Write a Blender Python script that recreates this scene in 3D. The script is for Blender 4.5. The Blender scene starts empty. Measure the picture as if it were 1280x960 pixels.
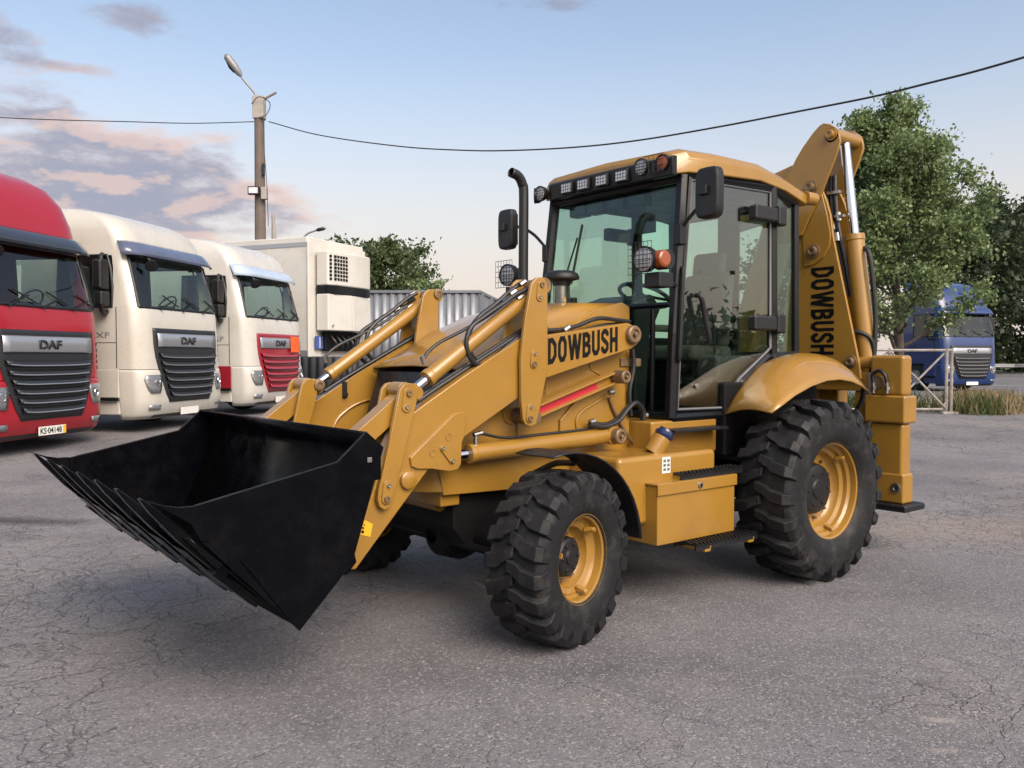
import bpy, bmesh, math, random
import numpy as np
from mathutils import Vector, Matrix, Euler

# ------------------------------------------------------------------ camera, sky, sun, exposure
S = bpy.context.scene
COL = S.collection
R = math.radians
YAW, PITCH = 0.67777, -0.03132
EYE = Vector((5.6186, 4.7069, 1.5880))
AHEAD = Vector((-math.sin(YAW), -math.cos(YAW), 0))
ASIDE = Vector((-math.cos(YAW), math.sin(YAW), 0))
cam = bpy.data.cameras.new('camera'); cam_o = bpy.data.objects.new('camera', cam); COL.objects.link(cam_o)
cam.sensor_width = 36; cam.lens = 1090.73 / 1280 * 36; cam.clip_end = 3000; cam.clip_start = 0.05
cam_o.location = EYE
cam_o.rotation_euler = (AHEAD * math.cos(PITCH) + Vector((0, 0, math.sin(PITCH)))).to_track_quat('-Z', 'Y').to_euler()
S.camera = cam_o
S.view_settings.view_transform = 'Standard'; S.view_settings.look = 'None'; S.view_settings.gamma = 1
S.view_settings.exposure = 1.0

SUN_AZ = 8       # degrees from +Y clockwise, where the light comes from
SUN_EL = 42
az, el = R(SUN_AZ), R(SUN_EL)
to_sun = Vector((math.sin(az) * math.cos(el), math.cos(az) * math.cos(el), math.sin(el)))
sun = bpy.data.lights.new('sun', 'SUN'); sun_o = bpy.data.objects.new('sun', sun); COL.objects.link(sun_o)
sun.energy = 1.45; sun.angle = R(48); sun.color = (1.0, 0.965, 0.92)
sun_o.rotation_euler = to_sun.to_track_quat('Z', 'Y').to_euler()

world = bpy.data.worlds.new('World'); S.world = world; world.use_nodes = True
def build_sky():
    nt = world.node_tree; N = nt.nodes; Lk = nt.links; N.clear()
    def n(t, **kw):
        x = N.new(t)
        for k, v in kw.items(): setattr(x, k, v)
        return x
    def math_(op, a, b=None, c=None, clamp=False):
        x = n('ShaderNodeMath', operation=op); x.use_clamp = clamp
        for i, v in enumerate((a, b, c)):
            if v is None: continue
            if isinstance(v, (int, float)): x.inputs[i].default_value = v
            else: Lk.new(v, x.inputs[i])
        return x.outputs[0]
    def mix(fac, a, b):
        x = n('ShaderNodeMix', data_type='RGBA')
        for i, v in ((0, fac), (6, a), (7, b)):
            if isinstance(v, (int, float)): x.inputs[i].default_value = v
            elif isinstance(v, tuple): x.inputs[i].default_value = v + (1,)
            else: Lk.new(v, x.inputs[i])
        return x.outputs[2]
    sky = n('ShaderNodeTexSky', sky_type='NISHITA')
    sky.sun_disc = False; sky.sun_elevation = el; sky.sun_rotation = az
    sky.altitude = 100; sky.air_density = 1.0; sky.dust_density = 4.0; sky.ozone_density = 0.6
    tc = n('ShaderNodeTexCoord')
    D = tc.outputs['Generated']
    sep = n('ShaderNodeSeparateXYZ'); Lk.new(D, sep.inputs[0])
    # the cloud deck as a plane seen from below: direction divided by its height
    h = math_('ADD', math_('MAXIMUM', sep.outputs[2], 0.0), 0.16)
    comb = n('ShaderNodeCombineXYZ')
    Lk.new(math_('DIVIDE', sep.outputs[0], h), comb.inputs[0]); Lk.new(math_('DIVIDE', sep.outputs[1], h), comb.inputs[1])
    def fbm(vec, scale, detail, off=(0, 0, 0), rough=0.55):
        mp = n('ShaderNodeMapping'); mp.inputs['Location'].default_value = off; Lk.new(vec, mp.inputs[0])
        t = n('ShaderNodeTexNoise'); t.inputs['Scale'].default_value = scale; t.inputs['Detail'].default_value = detail
        t.inputs['Roughness'].default_value = rough; Lk.new(mp.outputs[0], t.inputs['Vector']); return t.outputs['Fac']
    mpz = n('ShaderNodeMapping'); mpz.inputs['Scale'].default_value = (1, 1, 2.6); Lk.new(D, mpz.inputs[0])
    fine = fbm(mpz.outputs[0], 9.0, 12, (0, 0, 0), 0.60)
    fine_up = fbm(mpz.outputs[0], 9.0, 5, (0, 0, 0.05))
    # cloud banks: where in the sky they stand, and how far they reach sideways and upwards
    banks = CLOUD_BANKS
    total = None
    for (cx, cy, cz, a, b, w) in banks:
        c = Vector((cx, cy, cz)).normalized(); rt = c.cross(Vector((0, 0, 1))).normalized(); up = rt.cross(c)
        def dot(v):
            x = n('ShaderNodeVectorMath', operation='DOT_PRODUCT'); Lk.new(D, x.inputs[0]); x.inputs[1].default_value = v; return x.outputs['Value']
        u = math_('DIVIDE', dot(rt), a); v = math_('DIVIDE', dot(up), b)
        q = math_('ADD', math_('MULTIPLY', u, u), math_('MULTIPLY', v, v))
        g = math_('MULTIPLY', math_('POWER', 2.718, math_('MULTIPLY', q, -1.0)), w)
        g = math_('MULTIPLY', g, math_('GREATER_THAN', dot(c), 0.0))
        total = g if total is None else math_('MAXIMUM', total, g)
    dens = math_('SUBTRACT', math_('ADD', math_('MULTIPLY', fine, 1.9), total), 1.42)
    mr = n('ShaderNodeMapRange', interpolation_type='SMOOTHSTEP'); Lk.new(dens, mr.inputs[0])
    mr.inputs[1].default_value = 0.0; mr.inputs[2].default_value = 0.42
    cover = mr.outputs[0]
    # the upper rims catch the last warm light, the bellies stay grey
    rim = n('ShaderNodeMapRange', interpolation_type='SMOOTHSTEP')
    Lk.new(math_('SUBTRACT', fine, fine_up), rim.inputs[0]); rim.inputs[1].default_value = -0.02; rim.inputs[2].default_value = 0.10
    thin = n('ShaderNodeMapRange', interpolation_type='SMOOTHSTEP'); Lk.new(dens, thin.inputs[0])
    thin.inputs[1].default_value = 0.55; thin.inputs[2].default_value = 0.12
    warm = math_('MULTIPLY', math_('ADD', math_('MULTIPLY', rim.outputs[0], 0.65), math_('MULTIPLY', thin.outputs[0], 0.34), None, True), 
                 math_('SUBTRACT', 1.0, math_('MULTIPLY', math_('MAXIMUM', math_('SUBTRACT', sep.outputs[2], 0.24), 0.0), 9.0), None, True), None, True)
    ccol = mix(warm, CLOUD_GREY, CLOUD_PINK)
    skyc = n('ShaderNodeVectorMath', operation='SCALE'); Lk.new(sky.outputs[0], skyc.inputs[0]); skyc.inputs['Scale'].default_value = SKY_STRENGTH
    wb = n('ShaderNodeVectorMath', operation='MULTIPLY'); Lk.new(skyc.outputs[0], wb.inputs[0]); wb.inputs[1].default_value = (1.13, 1.04, 0.955)
    veil = n('ShaderNodeMapRange', interpolation_type='SMOOTHERSTEP'); Lk.new(sep.outputs[2], veil.inputs[0]); veil.inputs[1].default_value = 0.40; veil.inputs[2].default_value = -0.02; veil.inputs[4].default_value = 0.85
    skyw = mix(veil.outputs[0], wb.outputs[0], EVENING_VEIL)
    fade = n('ShaderNodeMapRange'); Lk.new(sep.outputs[2], fade.inputs[0]); fade.inputs[1].default_value = 0.0; fade.inputs[2].default_value = 0.05
    col = mix(math_('MULTIPLY', math_('MULTIPLY', cover, 0.9), fade.outputs[0]), skyw, ccol)
    bg = n('ShaderNodeBackground'); bg.inputs[1].default_value = 1.0; Lk.new(col, bg.inputs[0])
    out = n('ShaderNodeOutputWorld'); Lk.new(bg.outputs[0], out.inputs[0])
SKY_STRENGTH = 0.12
EVENING_VEIL = (0.455, 0.392, 0.352)
CLOUD_GREY = (0.170, 0.182, 0.240); CLOUD_PINK = (0.44, 0.32, 0.28)
CLOUD_BANKS = [
    # (direction), sideways reach, upward reach, weight
    (-0.202, -0.965, 0.169, 0.27, 0.080, 1.12), (-0.153, -0.960, 0.234, 0.10, 0.040, 0.88), (-0.317, -0.929, 0.194, 0.12, 0.034, 0.86),
    (-0.330, -0.934, 0.137, 0.16, 0.018, 0.75), (-0.393, -0.902, 0.178, 0.05, 0.012, 0.7),
    (-0.243, -0.911, 0.334, 0.085, 0.022, 0.72), (-0.155, -0.945, 0.290, 0.05, 0.030, 0.8), (-0.195, -0.940, 0.282, 0.045, 0.010, 0.75),
    (-0.655, -0.709, 0.259, 0.03, 0.010, 0.5), (-0.615, -0.697, 0.368, 0.10, 0.014, 0.5), (-0.446, -0.874, 0.193, 0.03, 0.012, 0.5),
    (0.9, -0.5, 0.30, 0.60, 0.10, 0.50), (0.2, 1.0, 0.28, 0.80, 0.10, 0.46), (-1.0, 0.55, 0.26, 0.50, 0.07, 0.44), (0.3, -0.3, 0.8, 0.30, 0.12, 0.40),
]
build_sky()

# ------------------------------------------------------------------ helpers
def link(name, me, parent=None):
    o = bpy.data.objects.new(name, me); COL.objects.link(o)
    if parent is not None: o.parent = parent
    return o
def empty(name, loc=(0, 0, 0), rz=0.0):
    o = bpy.data.objects.new(name, None); COL.objects.link(o); o.location = loc; o.rotation_euler = (0, 0, rz); o.empty_display_size = 0.2
    return o
def tag(o, label=None, cat=None, group=None, kind=None):
    for k, v in (('label', label), ('category', cat), ('group', group), ('kind', kind)):
        if v: o[k] = v
    return o
def copy_tree(o, parent=None):
    c = o.copy(); COL.objects.link(c)
    if parent is not None: c.parent = parent
    for ch in list(o.children): copy_tree(ch, c)
    return c

class MB:
    def __init__(s): s.v = []; s.f = []
    def add(s, vs, fs):
        b = len(s.v); s.v += [tuple(x) for x in vs]; s.f += [tuple(b + i for i in f) for f in fs]; return s
    def box(s, x0, x1, y0, y1, z0, z1, M=None):
        vs = [Vector((x, y, z)) for z in (z0, z1) for (x, y) in ((x0, y0), (x1, y0), (x1, y1), (x0, y1))]
        if M is not None: vs = [M @ v for v in vs]
        return s.add(vs, [(3, 2, 1, 0), (4, 5, 6, 7), (0, 1, 5, 4), (1, 2, 6, 5), (2, 3, 7, 6), (3, 0, 4, 7)])
    def prism(s, poly, axis, a, b):
        n = len(poly)
        def P(p, t):
            return {'x': (t, p[0], p[1]), 'y': (p[0], t, p[1]), 'z': (p[0], p[1], t)}[axis]
        ar = sum(poly[i][0] * poly[(i + 1) % n][1] - poly[(i + 1) % n][0] * poly[i][1] for i in range(n))
        pl = list(poly) if ar > 0 else list(reversed(poly))
        lo, hi = min(a, b), max(a, b)
        vs = [P(p, lo) for p in pl] + [P(p, hi) for p in pl]
        fs = [tuple(reversed(range(n))), tuple(range(n, 2 * n))] + [(i, (i + 1) % n, n + (i + 1) % n, n + i) for i in range(n)]
        if axis == 'y': fs = [tuple(reversed(f)) for f in fs]
        return s.add(vs, fs)
    def tube(s, pts, r, n=10, cap=True):
        pts = [Vector(p) for p in pts]; rs = r if isinstance(r, (list, tuple)) else [r] * len(pts)
        u = None; rings = []
        for i, p in enumerate(pts):
            t = (pts[min(i + 1, len(pts) - 1)] - pts[max(i - 1, 0)]).normalized()
            if u is None:
                u = t.cross(Vector((0, 0, 1)))
                if u.length < 0.05: u = t.cross(Vector((1, 0, 0)))
            u = (u - t * u.dot(t)).normalized(); w = t.cross(u)
            rings.append([p + (u * math.cos(2 * math.pi * k / n) + w * math.sin(2 * math.pi * k / n)) * rs[i] for k in range(n)])
        vs = [q for ring in rings for q in ring]
        fs = [(i * n + k, i * n + (k + 1) % n, (i + 1) * n + (k + 1) % n, (i + 1) * n + k) for i in range(len(pts) - 1) for k in range(n)]
        if cap: fs += [tuple(reversed(range(n))), tuple(range((len(pts) - 1) * n, len(pts) * n))]
        return s.add(vs, fs)
    def cyl(s, p0, p1, r, n=20): return s.tube([p0, p1], r, n)
    def lathe(s, prof, o, ax, n=32, close=False):
        """prof: (along axis, radius) pairs"""
        o = Vector(o); ax = Vector(ax).normalized(); u = ax.cross(Vector((0, 0, 1)))
        if u.length < 0.05: u = ax.cross(Vector((1, 0, 0)))
        u.normalize(); w = ax.cross(u)
        vs = []
        for (t, r) in prof:
            vs += [o + ax * t + (u * math.cos(2 * math.pi * k / n) + w * math.sin(2 * math.pi * k / n)) * max(r, 1e-4) for k in range(n)]
        m = len(prof); fs = []
        for i in range(m if close else m - 1):
            j = (i + 1) % m
            fs += [(i * n + k, i * n + (k + 1) % n, j * n + (k + 1) % n, j * n + k) for k in range(n)]
        return s.add(vs, fs)
    def loft(s, rings, closed=True, cap0=False, cap1=False):
        n = len(rings[0]); vs = [p for r_ in rings for p in r_]
        kk = n if closed else n - 1
        fs = [(i * n + k, i * n + (k + 1) % n, (i + 1) * n + (k + 1) % n, (i + 1) * n + k) for i in range(len(rings) - 1) for k in range(kk)]
        if cap0: fs.append(tuple(reversed(range(n))))
        if cap1: fs.append(tuple(range((len(rings) - 1) * n, len(rings) * n)))
        return s.add(vs, fs)
    def mirror_y(s):
        m = MB(); m.v = [(x, -y, z) for (x, y, z) in s.v]; m.f = [tuple(reversed(f)) for f in s.f]; return m
    def moved(s, M):
        m = MB(); m.v = [tuple(M @ Vector(v)) for v in s.v]; m.f = list(s.f); return m
    def mesh(s, name, mat, smooth=35, fix=True):
        me = bpy.data.meshes.new(name); me.from_pydata(s.v, [], s.f)
        if fix:
            bm = bmesh.new(); bm.from_mesh(me); bmesh.ops.recalc_face_normals(bm, faces=bm.faces); bm.to_mesh(me); bm.free()
        me.materials.append(mat)
        if smooth:
            me.polygons.foreach_set('use_smooth', [True] * len(me.polygons)); me.set_sharp_from_angle(angle=R(smooth))
        me.update(); return me
    def build(s, name, mat, parent=None, bevel=0.0, smooth=35, seg=2, solid=0.0, fix=True):
        o = link(name, s.mesh(name, mat, smooth, fix), parent)
        if solid:
            m = o.modifiers.new('thickness', 'SOLIDIFY'); m.thickness = solid; m.offset = -1
        if bevel:
            m = o.modifiers.new('edge', 'BEVEL'); m.width = bevel; m.segments = seg; m.limit_method = 'ANGLE'; m.angle_limit = R(30); m.harden_normals = True
        return o

def spline(pts, k=6):
    """smooth curve through points"""
    P = [Vector(p) for p in pts]; P = [P[0] * 2 - P[1]] + P + [P[-1] * 2 - P[-2]]; out = []
    for i in range(1, len(P) - 2):
        a, b, c, d = P[i - 1], P[i], P[i + 1], P[i + 2]
        for j in range(k):
            t = j / k
            out.append(0.5 * ((2 * b) + (c - a) * t + (2 * a - 5 * b + 4 * c - d) * t * t + (3 * b - 3 * c + d - a) * t ** 3))
    out.append(P[-2]); return out

def text_mesh(name, body, origin, right, up, width, height, mat, parent, bold=0.02, depth=0.002):
    cu = bpy.data.curves.new(name, 'FONT'); cu.body = body; cu.size = 1; cu.offset = bold; cu.extrude = 0
    tmp = bpy.data.objects.new(name, cu); COL.objects.link(tmp)
    dg = bpy.context.evaluated_depsgraph_get(); dg.update()
    me = bpy.data.meshes.new_from_object(tmp.evaluated_get(dg)); bpy.data.objects.remove(tmp); bpy.data.curves.remove(cu)
    xs = [v.co.x for v in me.vertices]; ys = [v.co.y for v in me.vertices]
    x0, x1, y0, y1 = min(xs), max(xs), min(ys), max(ys)
    o_, r_, u_ = Vector(origin), Vector(right).normalized(), Vector(up).normalized()
    for v in me.vertices:
        a = (v.co.x - x0) / (x1 - x0) * width; b = (v.co.y - y0) / (y1 - y0) * height
        v.co = o_ + r_ * a + u_ * b
    me.materials.clear(); me.materials.append(mat); me.name = name
    o = link(name, me, parent)
    m = o.modifiers.new('thickness', 'SOLIDIFY'); m.thickness = depth; m.offset = 0
    return o

STROKES = {  # heavy condensed capitals: width and centre lines of the strokes
    'D': (0.62, [((0.1, 0.1), (0.1, 0.9), (0.32, 0.9), (0.52, 0.70), (0.52, 0.30), (0.32, 0.1), 'c')]),
    'O': (0.64, [((0.1, 0.28), (0.1, 0.72), (0.22, 0.9), (0.42, 0.9), (0.54, 0.72), (0.54, 0.28), (0.42, 0.1), (0.22, 0.1), 'c')]),
    'W': (0.98, [((0.08, 1.0), (0.285, 0.0)), ((0.285, 0.0), (0.49, 1.0)), ((0.49, 1.0), (0.695, 0.0)), ((0.695, 0.0), (0.90, 1.0))]),
    'B': (0.62, [((0.1, 0.1), (0.1, 0.52), (0.36, 0.52), (0.52, 0.40), (0.52, 0.20), (0.36, 0.1), 'c'), ((0.1, 0.52), (0.1, 0.9), (0.34, 0.9), (0.49, 0.80), (0.49, 0.64), (0.34, 0.52), 'c')]),
    'U': (0.62, [((0.1, 1.0), (0.1, 0.26), (0.22, 0.1), (0.40, 0.1), (0.52, 0.26), (0.52, 1.0))]),
    'S': (0.60, [((0.50, 0.70), (0.50, 0.80), (0.38, 0.9), (0.22, 0.9), (0.1, 0.80), (0.1, 0.66), (0.20, 0.56), (0.40, 0.45), (0.50, 0.35), (0.50, 0.20), (0.38, 0.1), (0.22, 0.1), (0.1, 0.20), (0.1, 0.31))]),
    'H': (0.62, [((0.1, 0.0), (0.1, 1.0)), ((0.52, 0.0), (0.52, 1.0)), ((0.1, 0.5), (0.52, 0.5))])}
def stroke_text(body, origin, right, up, width, height, mat, parent, half=0.095, gap=0.10):
    total = sum(STROKES[c][0] for c in body) + gap * (len(body) - 1); o_ = Vector(origin); r_ = Vector(right).normalized() * width / total; u_ = Vector(up).normalized() * height; x = 0.0
    for c in body:
        w, paths = STROKES[c]; m = MB()
        for pi, path in enumerate(paths):
            lift = r_.cross(u_).normalized() * (0.0008 * pi)
            closed = path[-1] == 'c'; P = [Vector(p) for p in path if p != 'c']; n = len(P); L_, R_ = [], []
            for i in range(n):
                a = P[i - 1] if (i or closed) else None; b = P[(i + 1) % n] if (i < n - 1 or closed) else None
                d1 = (P[i] - a).normalized() if a is not None else None; d2 = (b - P[i]).normalized() if b is not None else None
                d1 = d1 or d2; d2 = d2 or d1; n1, n2 = Vector((-d1.y, d1.x)), Vector((-d2.y, d2.x)); mt = (n1 + n2).normalized(); k = half / max(0.45, mt.dot(n1))
                L_.append(P[i] + mt * k); R_.append(P[i] - mt * k)
            V = [o_ + lift + r_ * (x + p.x) + u_ * min(max(p.y, 0.0), 1.0) for p in L_ + R_]
            m.add(V, [(i, (i + 1) % n, n + (i + 1) % n, n + i) for i in range(n if closed else n - 1)])
        ob = m.build('letter', mat, parent, smooth=0, fix=False); md = ob.modifiers.new('thickness', 'SOLIDIFY'); md.thickness = 0.0015; md.offset = 0
        x += w + gap

# ------------------------------------------------------------------ materials
def material(name, base, rough=0.5, metal=0.0, coat=0.0, var=0.0, vscale=3.0, rvar=0.0, bump=0.0, bscale=40.0, spec=0.5, dirt=None, dirt_amt=0.0, dscale=2.0):
    m = bpy.data.materials.new(name); m.use_nodes = True; nt = m.node_tree; N = nt.nodes; L = nt.links
    b = N['Principled BSDF']; b.inputs['Base Color'].default_value = tuple(base) + (1,)
    b.inputs['Roughness'].default_value = rough; b.inputs['Metallic'].default_value = metal; b.inputs['Coat Weight'].default_value = coat
    b.inputs['Coat Roughness'].default_value = 0.05; b.inputs['Specular IOR Level'].default_value = spec
    tc = N.new('ShaderNodeTexCoord'); col = None
    def noise(scale, det=6, rough_=0.6):
        t = N.new('ShaderNodeTexNoise'); t.inputs['Scale'].default_value = scale; t.inputs['Detail'].default_value = det; t.inputs['Roughness'].default_value = rough_
        L.new(tc.outputs['Object'], t.inputs['Vector']); return t.outputs['Fac']
    if var:
        mr = N.new('ShaderNodeMapRange'); L.new(noise(vscale), mr.inputs[0]); mr.inputs[1].default_value = 0.25; mr.inputs[2].default_value = 0.75
        mr.inputs[3].default_value = 1 - var; mr.inputs[4].default_value = 1 + var
        sc = N.new('ShaderNodeVectorMath'); sc.operation = 'SCALE'; sc.inputs[0].default_value = tuple(base); L.new(mr.outputs[0], sc.inputs['Scale']); col = sc.outputs[0]
    if dirt:
        mx = N.new('ShaderNodeMix'); mx.data_type = 'RGBA'; mr = N.new('ShaderNodeMapRange'); L.new(noise(dscale, 8, 0.7), mr.inputs[0])
        mr.inputs[1].default_value = 0.5; mr.inputs[2].default_value = 0.72; mr.inputs[4].default_value = dirt_amt
        L.new(mr.outputs[0], mx.inputs[0])
        if col: L.new(col, mx.inputs[6])
        else: mx.inputs[6].default_value = tuple(base) + (1,)
        mx.inputs[7].default_value = tuple(dirt) + (1,); col = mx.outputs[2]
    if col: L.new(col, b.inputs['Base Color'])
    if rvar:
        mr = N.new('ShaderNodeMapRange'); L.new(noise(vscale * 2.3, 5), mr.inputs[0]); mr.inputs[1].default_value = 0.3; mr.inputs[2].default_value = 0.7
        mr.inputs[3].default_value = max(rough - rvar, 0.02); mr.inputs[4].default_value = min(rough + rvar, 1); L.new(mr.outputs[0], b.inputs['Roughness'])
    if bump:
        bp = N.new('ShaderNodeBump'); bp.inputs['Strength'].default_value = 1; bp.inputs['Distance'].default_value = bump; L.new(noise(bscale, 4), bp.inputs['Height']); L.new(bp.outputs[0], b.inputs['Normal'])
    return m
def glass(name, tint, rough=0.0, ior=1.5):
    m = bpy.data.materials.new(name); m.use_nodes = True; nt = m.node_tree; N = nt.nodes; L = nt.links; N.clear()
    tr = N.new('ShaderNodeBsdfTransparent'); tr.inputs[0].default_value = tuple(tint) + (1,)
    gl = N.new('ShaderNodeBsdfGlossy'); gl.inputs['Roughness'].default_value = rough
    fr = N.new('ShaderNodeFresnel'); ge = N.new('ShaderNodeNewGeometry'); mr = N.new('ShaderNodeMapRange'); mr.inputs[3].default_value = ior; mr.inputs[4].default_value = 1 / ior
    L.new(ge.outputs['Backfacing'], mr.inputs[0]); L.new(mr.outputs[0], fr.inputs[0])
    mx = N.new('ShaderNodeMixShader'); L.new(fr.outputs[0], mx.inputs[0]); L.new(tr.outputs[0], mx.inputs[1]); L.new(gl.outputs[0], mx.inputs[2])
    o = N.new('ShaderNodeOutputMaterial'); L.new(mx.outputs[0], o.inputs[0]); return m

YEL = material('ochre_paint', (0.284, 0.151, 0.0225), 0.33, coat=0.55, var=0.05, vscale=2.2, rvar=0.07, bump=0.00012, bscale=70, dirt=(0.185, 0.10, 0.03), dirt_amt=0.4, dscale=3.5)
BLK = material('black_paint', (0.0014, 0.0017, 0.0030), 0.27, coat=0.0, rvar=0.12, vscale=3.5, var=0.2, bump=0.0003, bscale=40, spec=0.13, dirt=(0.009, 0.008, 0.008), dirt_amt=0.5, dscale=5)
BLKP = material('black_plastic', (0.0075, 0.0075, 0.009), 0.45, rvar=0.1, var=0.15, bump=0.0004, bscale=120)
CABK = material('cab_black', (0.0045, 0.0055, 0.0075), 0.34, coat=0.1, spec=0.3, rvar=0.06)
RUB = material('tyre_rubber', (0.0085, 0.0090, 0.0105), 0.60, var=0.25, vscale=6, rvar=0.12, bump=0.0015, bscale=70, spec=0.32, dirt=(0.050, 0.047, 0.044), dirt_amt=0.65, dscale=9)
HOSE = material('hose_rubber', (0.012, 0.012, 0.013), 0.42, bump=0.001, bscale=220)
CHR = material('chrome', (0.62, 0.63, 0.65), 0.12, metal=1.0)
STL = material('steel', (0.42, 0.41, 0.39), 0.35, metal=1.0, var=0.15, vscale=20)
PIN = material('pin_bronze', (0.22, 0.15, 0.085), 0.5, metal=0.6, var=0.3, vscale=25)
DRK = material('underbody', (0.005, 0.005, 0.0055), 0.65, spec=0.2, var=0.3, vscale=5)
REDP = material('red_decal', (0.42, 0.02, 0.03), 0.35, coat=0.2)
INK = material('letter_black', (0.004, 0.004, 0.004), 0.5, spec=0.2)
AMB = material('amber_lens', (0.26, 0.06, 0.018), 0.22, coat=0.5, bump=0.002, bscale=150)
LENS = material('lamp_lens', (0.62, 0.64, 0.66), 0.15, coat=0.8, bump=0.003, bscale=130, metal=0.3)
CAP = material('cap_blue', (0.012, 0.02, 0.07), 0.25, coat=0.4)
WHT = material('white_label', (0.62, 0.62, 0.60), 0.5, var=0.1, vscale=60)
STICK = material('yellow_sticker', (0.75, 0.40, 0.02), 0.4)
SEAT = material('seat_fabric', (0.10, 0.097, 0.09), 0.8, bump=0.002, bscale=200)
GREYP = material('interior_grey', (0.10, 0.105, 0.11), 0.6)
CGL = glass('cab_glass', (0.80, 0.93, 0.87))
DGL = glass('door_glass', (0.78, 0.84, 0.80), ior=2.15)
CLR = glass('clear_bowl', (0.75, 0.76, 0.72))
S.cycles.max_bounces = 6; S.cycles.diffuse_bounces = 3; S.cycles.glossy_bounces = 3; S.cycles.transmission_bounces = 4; S.cycles.transparent_max_bounces = 10

# ------------------------------------------------------------------ the place: yard, road, verge
def yard(r, d, z=None):
    """a point of the yard: r metres to the right of and d metres beyond the place where the photographer stood"""
    p = Vector((EYE.x, EYE.y, 0)) + ASIDE * r + AHEAD * d
    p.z = gz(p.x, p.y) if z is None else z
    return p
def sstep(t): t = min(max(t, 0), 1); return t * t * (3 - 2 * t)
def gz(x, y): return 0.33 * sstep((math.hypot(x - 1.0, y) - 4.0) / 9.0)
def heading(deg):
    """rotation about z that turns local +x to the yard's right-hand direction, then deg towards the photographer"""
    v = ASIDE * math.cos(R(deg)) - AHEAD * math.sin(R(deg)); return math.atan2(v.y, v.x)

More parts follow.
